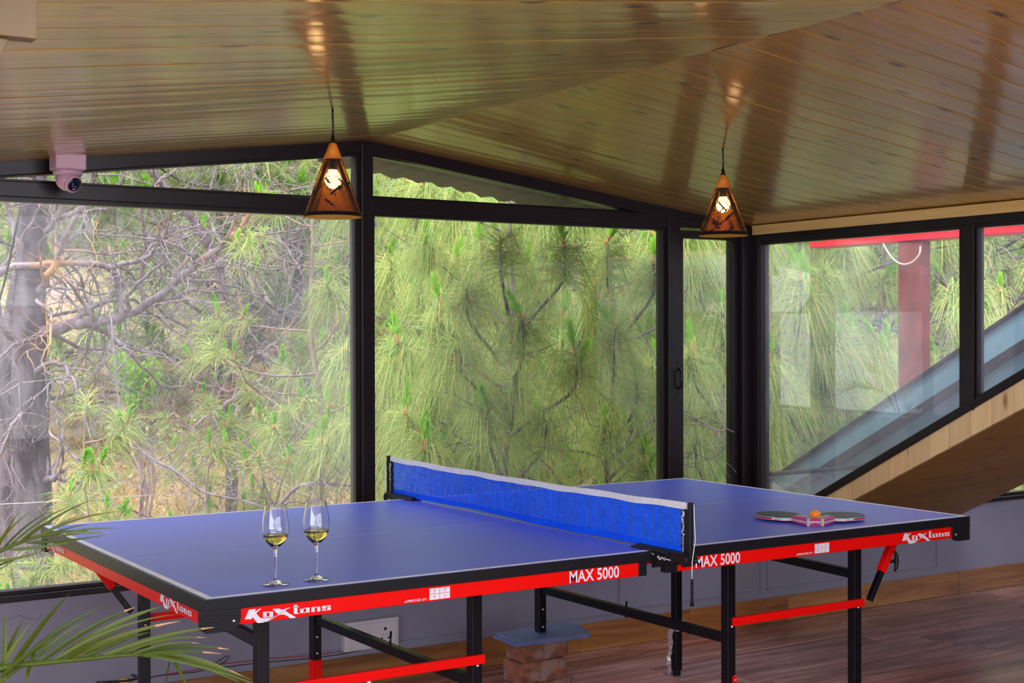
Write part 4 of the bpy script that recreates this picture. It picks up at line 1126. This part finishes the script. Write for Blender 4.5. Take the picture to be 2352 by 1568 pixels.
def norm(v): v = np.asarray(v, float); return v/(np.linalg.norm(v)+1e-9)
def curve_branch(rg, p, d, L, n, up=.0, wob=.12):
    P = [np.array(p, float)]; d = norm(d)
    for i in range(n):
        d = norm(d+np.array([0, 0, up])+rg.normal(size=3)*wob); P.append(P[-1]+d*L/n)
    return np.array(P), d
def pine(name, px, D, top_z, r0, seed, nb=16, bl=1.2, tl=.22, tn=110, tw=.004, zlow=None, lean=(0, 0), droop=.5, extra=(), label='', cat='tree', group=None, twigs=3, buds=True, mats=('barkyoung', 'needle'), bare=.25):
    if mats == ('barkyoung', 'needle') and name == 'pine_tree' and bl > .8 and D != 9.2: mats = ('bark', 'needle')
    rg = np.random.default_rng(seed)
    b = at(px, 760, D); x, y = b.x, b.y; z0 = gz(x, y)-.1
    root = empty(name, (x, y, z0)); tag(root, label, cat, group)
    H_ = top_z-z0; n = 12
    T = np.array([[x+lean[0]*(i/n)**1.5+.03*math.sin(i*1.3+seed), y+lean[1]*(i/n)+.03*math.cos(i*1.7+seed), z0+H_*i/n] for i in range(n+1)])
    R = r0*(1-np.arange(n+1)/n*.85)
    polys_t = [(T, R)]; polys = []; tips = []
    zl = z0+H_*.3 if zlow is None else zlow
    for k in range(nb):
        f = (k+.5)/nb; zz = zl+(top_z-.15-zl)*f
        q = (zz-z0)/H_*n; i = min(int(q), n-1); p = T[i]+(T[i+1]-T[i])*(q-i)
        a = k*2.4+rg.uniform(-.5, .5); L = bl*(1.05-.65*f)*rg.uniform(.75, 1.2)
        d = np.array([math.cos(a), math.sin(a), rg.uniform(.0, .5)])
        if p[1]+d[1]*L < 1.6: d[1] = abs(d[1])
        P, de = curve_branch(rg, p, d, L, 6, .07, .14)
        P[:, 1] = np.maximum(P[:, 1], 1.48)
        rb = max(.006, r0*.36*(1-f*.5)); polys.append((P, rb*(1-np.linspace(0, .75, 7))))
        tips.append((P[-1], norm(de+np.array([0, 0, .5]))))
        for s1 in range(twigs):
            u = rg.uniform(bare+.1, .97)*6; i2 = min(int(u), 5); p2 = P[i2]+(P[i2+1]-P[i2])*(u-i2)
            bd = norm(P[i2+1]-P[i2]); sd = norm(np.cross(bd, [0, 0, 1]))*(1 if s1 % 2 else -1)
            L2_ = rg.uniform(.18, .5)*min(1, L)
            P2, d2 = curve_branch(rg, p2, bd*.7+sd*.8+np.array([0, 0, rg.uniform(-.1, .5)]), L2_, 4, .10, .16)
            P2[:, 1] = np.maximum(P2[:, 1], 1.48)
            polys.append((P2, rb*.45*(1-np.linspace(0, .5, 5)))); tips.append((P2[-1], norm(d2+np.array([0, 0, .5]))))
    tips.append((T[-1], np.array([0, 0, 1.])))
    for (ex, ey, eD) in extra:
        e = np.array(tuple(at(ex, ey, eD))); zz = min(max(e[2]-.45, z0+.6), top_z-.3); q = (zz-z0)/H_*n; i = min(int(q), n-1); p = T[i]+(T[i+1]-T[i])*(q-i)
        mid = (p+e)/2+np.array([0, 0, -.08]); low = e+np.array([0, 0, -.16]); P = smooth([p, mid, low, e], 4)
        polys.append((P, .013*(1-np.linspace(0, .55, len(P))))); tips.append((e, norm(np.array([0, 0, 1.])+.25*rg.normal(size=3)))); tips.append((e+(low-e)*.5, norm(np.array([0, 0, 1.])+.5*rg.normal(size=3))))
    Vt, Ft = tube_np(polys_t, 9); np_mesh('trunk', Vt, Ft, M[mats[0]], root, True)
    Vt, Ft = tube_np(polys, 5); o = np_mesh('branches', Vt, Ft, M[mats[0]], root, True)
    O = np.array([t_[0] for t_ in tips]); Dd = np.array([t_[1] for t_ in tips])
    Vn, Fn = needles(O, Dd, tn, tl, tw, droop, seed=seed)
    o = np_mesh('foliage', Vn, Fn, M[mats[1]], root); o['kind'] = 'stuff'
    if buds:
        sel = [t_ for t_ in tips if rg.random() < .6]; vb = []; pc_ = []
        O = np.array([t_[0] for t_ in sel]); 
        Dd = np.array([norm(np.array([0, 0, 1.])+.3*rg.normal(size=3)) for _ in sel])
        q_ = tl/.22; nx_ = len(extra)*2
        Vn, Fn = needles(O+Dd*.10*q_, Dd, 80, .050*q_, tw*2.6, -.05, (10, 44), .085*q_, seed=seed+5)
        o = np_mesh('new_shoots', Vn, Fn, M['bud'], root); o['kind'] = 'stuff'
        Vt, Ft = tube_np([(np.array([p_-dd*.02, p_+dd*.045]), np.array([.010, .006])) for p_, dd in zip(O, Dd)], 5)
        o = np_mesh('bud_stalks', Vt, Ft, M['cone'], root, True); o['kind'] = 'stuff'
    return root
G1 = 'young pines just outside the windows'
EX = {1: [(1150, 545, 6.3), (1295, 560, 6.4), (1075, 650, 6.3), (1200, 730, 6.2), (1062, 770, 6.5), (1320, 810, 6.3), (1180, 860, 6.6), (1010, 700, 6.6), (1250, 950, 6.6), (1120, 930, 6.5)],
 2: [(1395, 555, 6.8), (1412, 750, 6.6), (1370, 650, 7.0), (1500, 600, 6.9), (1460, 860, 6.8), (1500, 930, 7.1), (1390, 960, 6.8), (1480, 1060, 6.9)],
 3: [(966, 650, 7.6), (930, 790, 7.7), (1000, 880, 7.8), (905, 930, 7.8), (960, 1010, 7.6), (1040, 1030, 7.9), (900, 600, 8.0)],
 4: [(1590, 800, 7.2), (1660, 700, 7.4), (1600, 1000, 7.4), (1655, 940, 7.6)],
 5: [(1838, 640, 7.6), (1800, 860, 7.7)], 6: [(1900, 830, 8.6), (1960, 760, 8.6), (1990, 930, 8.6), (1860, 1000, 8.5)]}
NP = [ # px, D, top, r0, seed, nb, bl, zlow, label
 (1170, 7.1, 2.45, .034, 1, 20, 1.15, -.9, 'dense long-needled pine close behind the middle window'),
 (1405, 7.7, 2.5, .036, 2, 20, 1.25, -.8, 'long-needled pine behind the right part of the middle window'),
 (960, 8.6, 2.8, .04, 3, 22, 1.2, -.9, 'long-needled pine just right of the middle window post'),
 (1650, 8.3, 2.7, .05, 4, 26, 1.15, -.9, 'long-needled pine seen through the narrow casement'),
 (1835, 8.6, 2.35, .032, 5, 22, .85, -.8, 'young pine with a big round tuft behind the side window'),
 (1950, 9.8, 3.3, .05, 6, 28, 1.35, -1., 'bushy pine filling the side window beside the red-brown post'),
 (1290, 9.8, 3.4, .06, 7, 30, 1.6, -.8, 'taller pine standing behind the dense pine of the middle window'),
 (1090, 11.5, 4.0, .08, 8, 28, 1.9, -.4, 'tall pine further back behind the middle window'),
 (1560, 11.0, 4.0, .08, 9, 28, 1.9, -.4, 'tall pine further back in line with the second window post'),
 (2180, 12.5, 4.5, .08, 10, 26, 1.9, -.5, 'tall pine beyond the red-brown post outside'),
]
for (px, D, tz, r0, sd, nb, bl, zl, lab) in NP:
    near = D < 9
    pine('pine_tree', px, D, tz, r0, sd, nb, bl, .25 if near else .27, 190 if near else 90, .0031 if near else .0055, zl, label=lab, droop=.95, twigs=3 if near else 4, extra=EX.get(sd, ()))
# slim young pine with pinkish trunk before the left window, saplings
pine('pine_tree', 745, 9.2, 2.6, .040, 31, 22, 1.2, .16, 60, .004, -.6, label='slim young pine with pinkish trunk just left of the middle post', twigs=3, bare=.4, lean=(-.12, 0))
for i, (px, D, tz, lab) in enumerate([(200, 7.6, 1.05, 'small pine sapling with upright candles beside the thick bare trunk'), (345, 8.2, .10, 'short pine sapling low in the hazy dusty window'), (665, 9.5, 1.4, 'thin pine sapling left of the slim young pine'), (480, 9.3, .95, 'small pine sapling in the middle of the hazy dusty window'), (30, 7.3, .2, 'low pine sapling at the left edge of the hazy dusty window'), (600, 8.2, .25, 'bushy low pine sapling behind the wine glasses')]):
    pine('pine_sapling', px, D, tz, .018, 41+i, 9, .5, .18, 80, .0036, -.9, label=lab, droop=.5, twigs=2, bare=.3)
# ------------------------------------------------------------ bare trees
def twigs(rg, P, R, out, depth, L0, dens, up=-.02):
    n = len(P)
    for i in range(1, n):
        if rg.random() > dens: continue
        d = norm(P[i]-P[i-1]); a = rg.normal(size=3); sd = norm(np.cross(d, a)); L = L0*rg.uniform(.4, 1.2)
        Q, dd = curve_branch(rg, P[i], d*.55+sd*.9, L, 9, up+rg.uniform(-.05, .08), .24)
        r0 = max(.0035, R[i]*.5); rr_ = r0*(1-np.linspace(0, .7, 10)); out.append((Q, rr_))
        if depth > 0: twigs(rg, Q, rr_, out, depth-1, L0*.55, dens*.8, up)

def bare_tree(name, trunk, D, r0, limbs, seed, label, L0=.9, dens=.5, depth=2, mat='bark', mat2='barkthin'):
    rg = np.random.default_rng(seed)
    T = smooth(pxl(trunk, D)); x, y = T[0][0], T[0][1]; T = np.concatenate([[[x, y, gz(x, y)-.2]], T])
    root = empty(name, tuple(T[0])); tag(root, label, 'tree')
    R = r0*(1-np.linspace(0, .55, len(T)))
    Vt, Ft = tube_np([(T, R)], 14); np_mesh('trunk', Vt, Ft, M[mat], root, True)
    for pts, r1, dj in limbs:
        polys = []
        Pl = pxl(pts, D-.1, dj)
        if 0 < pts[0][0] < 130 or pts[0][0] > 480:
            ax = T[np.argmin(abs(T[:, 2]-Pl[0][2]-.03))]; Pl = np.concatenate([[ax], Pl[(1 if np.linalg.norm(Pl[0]-ax) < r0*1.2 else 0):]])
        Pl = smooth(Pl); Pl = Pl+rg.normal(size=Pl.shape)*.008; Rl = r1*(1-np.linspace(0, .65, len(Pl))); polys.append((Pl, Rl)); tw = []
        twigs(rg, Pl, Rl, tw, depth, L0, dens); polys += tw
        Vt, Ft = tube_np(polys, 6); np_mesh('limb', Vt, Ft, M[mat2], root, True)
bare_tree('bare_tree', [(78, 1500), (75, 1300), (72, 1100), (66, 950), (68, 800), (70, 620), (74, 480), (78, 300), (90, 100)], 9.5, .155,
  [([(95, 770), (180, 745), (270, 730), (350, 692), (420, 630), (500, 570), (560, 515), (600, 440)], .045, .05),
   ([(-40, 640), (60, 610), (180, 603), (270, 610), (330, 595), (365, 570), (380, 520)], .028, .0),
   ([(80, 860), (130, 830), (165, 870), (190, 900)], .022, -.1),
   ([(60, 820), (10, 760), (-30, 700)], .03, -.1),
   ([(75, 700), (120, 620), (150, 540), (200, 440), (220, 380)], .03, -.05),
   ([(70, 620), (40, 560), (20, 480), (0, 400)], .028, .0),
   ([(75, 560), (140, 500), (240, 480), (330, 440), (420, 380)], .022, .08),
   ([(75, 940), (30, 980), (-10, 1060)], .02, -.1),
   ([(100, 1130), (125, 1100), (142, 1080)], .035, 0)], 61, 'thick-trunked bare tree with tangled grey branches at the left edge', 1.1, .5, 2)
bare_tree('bare_tree', [(22, 1500), (24, 1300), (20, 1100), (14, 950), (20, 800), (36, 700), (60, 560), (70, 400)], 11.5, .13,
  [([(25, 900), (60, 940), (120, 1000), (180, 1060)], .022, -.1), ([(20, 800), (80, 700), (140, 640), (200, 600)], .02, 0)], 62, 'paler bare trunk standing just behind the thick bare tree', .9, .45, 1)
bare_tree('bare_tree', [(535, 1450), (530, 1250), (533, 1080), (528, 950), (522, 800), (515, 700), (505, 620), (470, 545), (430, 490), (380, 430), (340, 380)], 12.5, .062,
  [([(500, 610), (540, 560), (570, 500), (600, 440)], .03, 0), ([(530, 860), (600, 810), (660, 760), (700, 700)], .024, 0), ([(520, 930), (580, 880), (640, 850), (690, 870), (740, 850)], .03, .0),
   ([(530, 1080), (570, 1060), (620, 1030), (680, 1010), (760, 960)], .022, 0), ([(515, 700), (440, 690), (360, 700), (300, 720)], .02, 0), ([(530, 900), (460, 880), (400, 830), (350, 800)], .016, 0),
   ([(528, 1000), (460, 1030), (420, 1060)], .014, 0)], 63, 'slender grey bare tree in the middle of the hazy dusty window', 1.0, .48, 2)
bare_tree('bare_tree', [(1640, 1400), (1650, 1200), (1665, 1000), (1655, 850), (1640, 650), (1620, 500), (1600, 350)], 12.0, .07,
  [([(1650, 740), (1560, 735), (1480, 715), (1400, 722), (1350, 740)], .028, -.1), ([(1655, 860), (1540, 840), (1430, 800), (1330, 830)], .022, -.15), ([(1655, 1050), (1560, 1010), (1450, 950)], .024, -.1),
   ([(1650, 720), (1720, 700), (1800, 690)], .022, -.1), ([(1660, 1050), (1600, 1045), (1560, 1060)], .018, -.2), ([(1640, 650), (1580, 560), (1500, 500)], .02, -.1)], 64, 'bare grey tree with arching limbs behind the narrow casement', .9, .5, 2)
# dead low branches between the saplings
def deadwood(pts, D, r, seed, label):
    rg = np.random.default_rng(seed); P = smooth(pxl(pts, D)); R = r*(1-np.linspace(0, .6, len(P))); polys = [(P, R)]; twigs(rg, P, R, polys, 1, .6, .5)
    Vt, Ft = tube_np(polys, 6); tag(np_mesh('dead_branch', Vt, Ft, M['barkthin'], None, True), label, 'branch')
deadwood([(260, 960), (330, 1040), (400, 1080), (470, 1130), (560, 1150), (640, 1180)], 9.0, .014, 71, 'long dead branch trailing low behind the wine glasses')
deadwood([(620, 1190), (680, 1120), (750, 1110), (830, 1120)], 8.4, .016, 72, 'dead branch bending low beside the middle post')
deadwood([(1380, 1060), (1440, 1020), (1500, 960), (1540, 900)], 7.0, .018, 73, 'pale dead branch low in the middle window by the second post')
deadwood([(1000, 980), (1080, 900), (1180, 880), (1260, 850)], 8.0, .010, 74, 'thin dead branch among the needles of the middle window')
deadwood([(1760, 760), (1830, 880), (1900, 960), (1990, 1000)], 9.3, .010, 75, 'thin dead branch across the lower side window')
# ------------------------------------------------------------ far pines
rgf = np.random.default_rng(99); k = 0
for D0, cnt in ((15, 8), (20, 9), (27, 10)):
    for i in range(cnt):
        px = -60+(2500)*(i+.5+rgf.uniform(-.3, .3))/cnt; D = D0*rgf.uniform(.9, 1.12)
        b = at(px, 760, D); g = gz(b.x, b.y)
        pine('pine_tree', px, D, g+rgf.uniform(3.8, 6.0)*(D0/15)**.4, .07, 200+k, 24, 1.9, .34*(D/15)**.5, 46, .0008*D, g+.5, label='hazy pine on the far slope behind the nearer trees', droop=.5, group='pines on the far slope', twigs=5, buds=(D0 < 18), mats=('bark', 'needle_far'), bare=.15); k += 1
# ------------------------------------------------------------ leafy scrub on the slope (uncountable)
def leafcloud(centers, radii, n, size, seed):
    rg = np.random.default_rng(seed); K = len(centers); T = K*n
    c = np.repeat(centers, n, 0); r_ = np.repeat(radii, n, 0)
    d = rg.normal(size=(T, 3)); d /= np.linalg.norm(d, axis=1)[:, None]
    p = c+d*(r_*(rg.random(T)**.4))[:, None]*np.array([1, 1, .8])
    a = rg.normal(size=(T, 3)); a /= np.linalg.norm(a, axis=1)[:, None]; b = np.cross(a, rg.normal(size=(T, 3))); b /= np.linalg.norm(b, axis=1)[:, None]
    s = np.repeat(size, n)[:, None] if np.ndim(size) else size
    s = s*(.6+.8*rg.random((T, 1)))
    Vv = np.stack([p-a*s, p+b*s*.5, p+a*s, p-b*s*.5], 1).reshape(-1, 3); Fq = np.arange(T*4).reshape(-1, 4)
    return Vv, Fq
cs = []; rs_ = []; ss = []
for i in range(1500):
    D = 12.5+rgf.random()**.8*30; px = rgf.uniform(-150, 2520); 
    if px < 950 and D < 20 and rgf.random() < .6: continue
    b = at(px, 760, D); h = rgf.uniform(.2, 1.1)*(D/16)**.5
    base = gz(b.x, b.y)
    for q in range(3):
        rr_ = rgf.uniform(.22, .5)*(D/16)**.5; cs.append((b.x+rgf.normal()*.3, b.y+rgf.normal()*.3, base+h*(q+.6)/3)); rs_.append(rr_); ss.append(.0026*D)
Vv, Ff = leafcloud(np.array(cs), np.array(rs_), 52, np.array(ss), 3)
tag(np_mesh('undergrowth', Vv, Ff, M['shrub']), 'mixed green and tan scrub covering the slope behind the trees', 'undergrowth', kind='stuff')
# dry grass near the foot of the slope
O = []; 
for i in range(5200):
    D = 8+rgf.random()*10; px = rgf.uniform(-150, 2450); b = at(px, 760, D); O.append((b.x, b.y, gz(b.x, b.y)))
Vn, Fn = needles(np.array(O), np.tile(np.array([[0, 0, 1.]]), (len(O), 1)), 22, .34, .009, .5, (2, 45), .0, seed=12)
tag(np_mesh('dry_grass', Vn, Fn, M['drygrass']), 'dry tan and green grass on the slope at the foot of the trees', 'grass', kind='stuff')
tag(MB().tube([at(-60, 1160, 8.0), at(60, 1155, 8.0), at(200, 1146, 8.2), at(330, 1138, 8.5), at(420, 1130, 9.0)], .0022, 5).build('fence_wire', M['wire_white']), 'thin pale wire strung low across the slope outside the hazy dusty window', 'wire')
# lime-green leafy bush
c = at(310, 865, 10.5); rb = empty('leafy_bush', (c.x, c.y, gz(c.x, c.y))); tag(rb, 'bright lime-green leafy bush in the hazy dusty window right of the bare tree', 'bush')
cc = [tuple(at(310+dx, 865+dy, 10.5)) for dx, dy in ((-30, -35), (5, -10), (25, 15), (-5, 40), (-20, 5), (30, -20), (15, 55))]
Vv, Ff = leafcloud(np.array(cc), np.full(7, .11), 60, .028, 9); fo = np_mesh('foliage', Vv, Ff, M['lime'], rb); fo['kind'] = 'stuff'
st_ = [(np.array([(c.x, c.y, gz(c.x, c.y)), tuple(Vector(q_)*.5+Vector((c.x, c.y, gz(c.x, c.y)))*.5+Vector((.1, 0, 0))), q_]), np.array([.012, .008, .004])) for q_ in cc]
Vt, Ft = tube_np(st_, 5); np_mesh('stems', Vt, Ft, M['barkyoung'], rb, True)

# ------------------------------------------------------------ potted palm at the lower left
PD = 1.95
pb = at(-330, 1500, PD); pot = empty('potted_palm', (pb.x, pb.y, 0)); tag(pot, 'potted palm whose narrow green fronds reach in at the lower left', 'plant')
MB().lathe([(0, 0), (.12, 0), (.13, .02), (.165, .27), (.175, .275), (.175, .30), (.16, .30), (.15, .27), (0, .262)], 40, (pb.x, pb.y, 0)).build('pot', M['terra'], pot)
MB().lathe([(.150, .264), (.08, .272), (0, .276)], 30, (pb.x, pb.y, 0)).build('soil', M['soil'], pot)
def leaflet(s, p, q, w_, sag=.0, mi=0, n=9, tipdry=.0):
    p, q = Vector(p), Vector(q); d = q-p; L = d.length; dn = d.normalized()
    view = (p-CAM).normalized(); sd = dn.cross(view).normalized()
    nv = sd.cross(dn)
    V = []; 
    for i in range(n+1):
        t = i/n; c_ = p+d*t+Vector((0, 0, 1))*(sag*4*t*(1-t))
        wd_ = w_*(min(1, .45+t*4)*(1-t**2.2)+.03)
        V += [c_-sd*wd_/2+nv*wd_*.22, c_, c_+sd*wd_/2+nv*wd_*.22]
    F = []; 
    for i in range(n):
        F += [(i*3, i*3+1, i*3+4, i*3+3), (i*3+1, i*3+2, i*3+5, i*3+4)]
    k = len(s.v)
    s.v += [tuple(v) for v in V]
    for i, f in enumerate(F):
        s.f.append(tuple(a+k for a in f)); s.mi.append(1 if (i//2) >= n-tipdry*n and tipdry else 0); s.sm.append(True)
def frond(stem_px, leaves, D, seed):
    rl = random.Random(seed)
    P = [at(a, b, D+c) for a, b, c in stem_px]
    root_pt = Vector((pb.x+rl.uniform(-.03, .03), pb.y+rl.uniform(-.03, .03), .27))
    first = P[0]; midp = root_pt.lerp(first, .5)+Vector((-.04, 0, .10))
    pts = [Vector(v) for v in smooth([tuple(root_pt), tuple(midp)]+[tuple(v) for v in P], 6)]
    f = MB().tube(pts, [max(.0012, .006*(1-i/len(pts)*.85)) for i in range(len(pts))], 8).build('frond', M['palm'], pot)
    lm = MB()
    for (a, b, c_, d_, w_, sg, dry) in leaves:
        dj = rl.uniform(-.03, .03)
        leaflet(lm, at(a, b, D), at(c_, d_, D+dj*3), w_*(.8 if seed == 5 else .62)*D/FPX, sg*D/FPX, tipdry=dry)
    lm.build('leaflets', [M['palm'], M['palmtip']], f)
frond([(-120, 1590, 0), (0, 1535, 0), (100, 1522, 0), (200, 1512, 0), (310, 1503, 0), (400, 1512, .02), (470, 1535, .03), (550, 1566, .05)],
 [(10, 1560, 12, 1400, 15, 0, 0), (0, 1545, 52, 1425, 14, 10, 0), (-20, 1570, 72, 1428, 15, 6, 0), (40, 1525, 238, 1392, 17, 14, .1), (20, 1540, 160, 1362, 17, 8, 0), (90, 1520, 310, 1394, 19, 12, .15),
  (130, 1515, 372, 1392, 22, 14, .1), (75, 1525, 150, 1420, 10, 6, 0), (60, 1560, 90, 1470, 12, 6, 0), (160, 1512, 415, 1426, 15, 12, .25), (190, 1510, 345, 1452, 20, 8, 0),
  (230, 1508, 492, 1440, 18, 10, .2), (270, 1505, 475, 1464, 9, 14, .2), (290, 1503, 527, 1491, 16, 12, .15), (320, 1503, 510, 1501, 10, 6, .3), (300, 1505, 460, 1477, 8, 12, .2), (120, 1518, 410, 1410, 9, 20, .1),
  (330, 1505, 580, 1562, 15, 14, .1), (310, 1504, 556, 1552, 10, 20, .2), (395, 1512, 440, 1600, 9, 6, .1), (390, 1515, 378, 1590, 5, 4, 0), (350, 1507, 620, 1585, 12, 10, .2),
  (-30, 1590, 100, 1500, 16, 6, 0), (0, 1555, 130, 1460, 12, 8, 0), (150, 1514, 300, 1440, 11, 6, 0), (60, 1530, 205, 1420, 13, 8, .1)], PD, 5)
frond([(-200, 1420, 0), (-90, 1320, 0), (-30, 1280, 0), (60, 1240, 0), (140, 1222, 0), (200, 1218, .01)],
 [(-40, 1285, 80, 1168, 9, 10, 0), (-30, 1280, 5, 1168, 7, 6, 0), (-10, 1270, 45, 1172, 9, 6, 0), (0, 1268, 120, 1172, 9, 12, 0), (20, 1255, 170, 1160, 9, 12, 0), (50, 1245, 225, 1143, 9, 12, 0), (80, 1235, 275, 1174, 10, 12, 0),
  (110, 1228, 205, 1204, 9, 4, 0), (150, 1224, 276, 1214, 8, 5, .1), (140, 1230, 255, 1224, 9, 4, .2), (60, 1246, 250, 1227, 12, -4, 0), (20, 1262, 180, 1240, 12, -4, 0), (-20, 1290, 110, 1262, 11, -4, 0), (-40, 1310, 60, 1272, 10, -2, 0), (140, 1222, 175, 1265, 4, 2, 0),
  (-20, 1320, 55, 1272, 6, 0, 0), (-30, 1290, 40, 1200, 8, 6, 0), (40, 1250, 130, 1190, 8, 8, 0), (90, 1234, 200, 1180, 8, 8, 0)], PD-.05, 6)
bpy.context.view_layer.update()
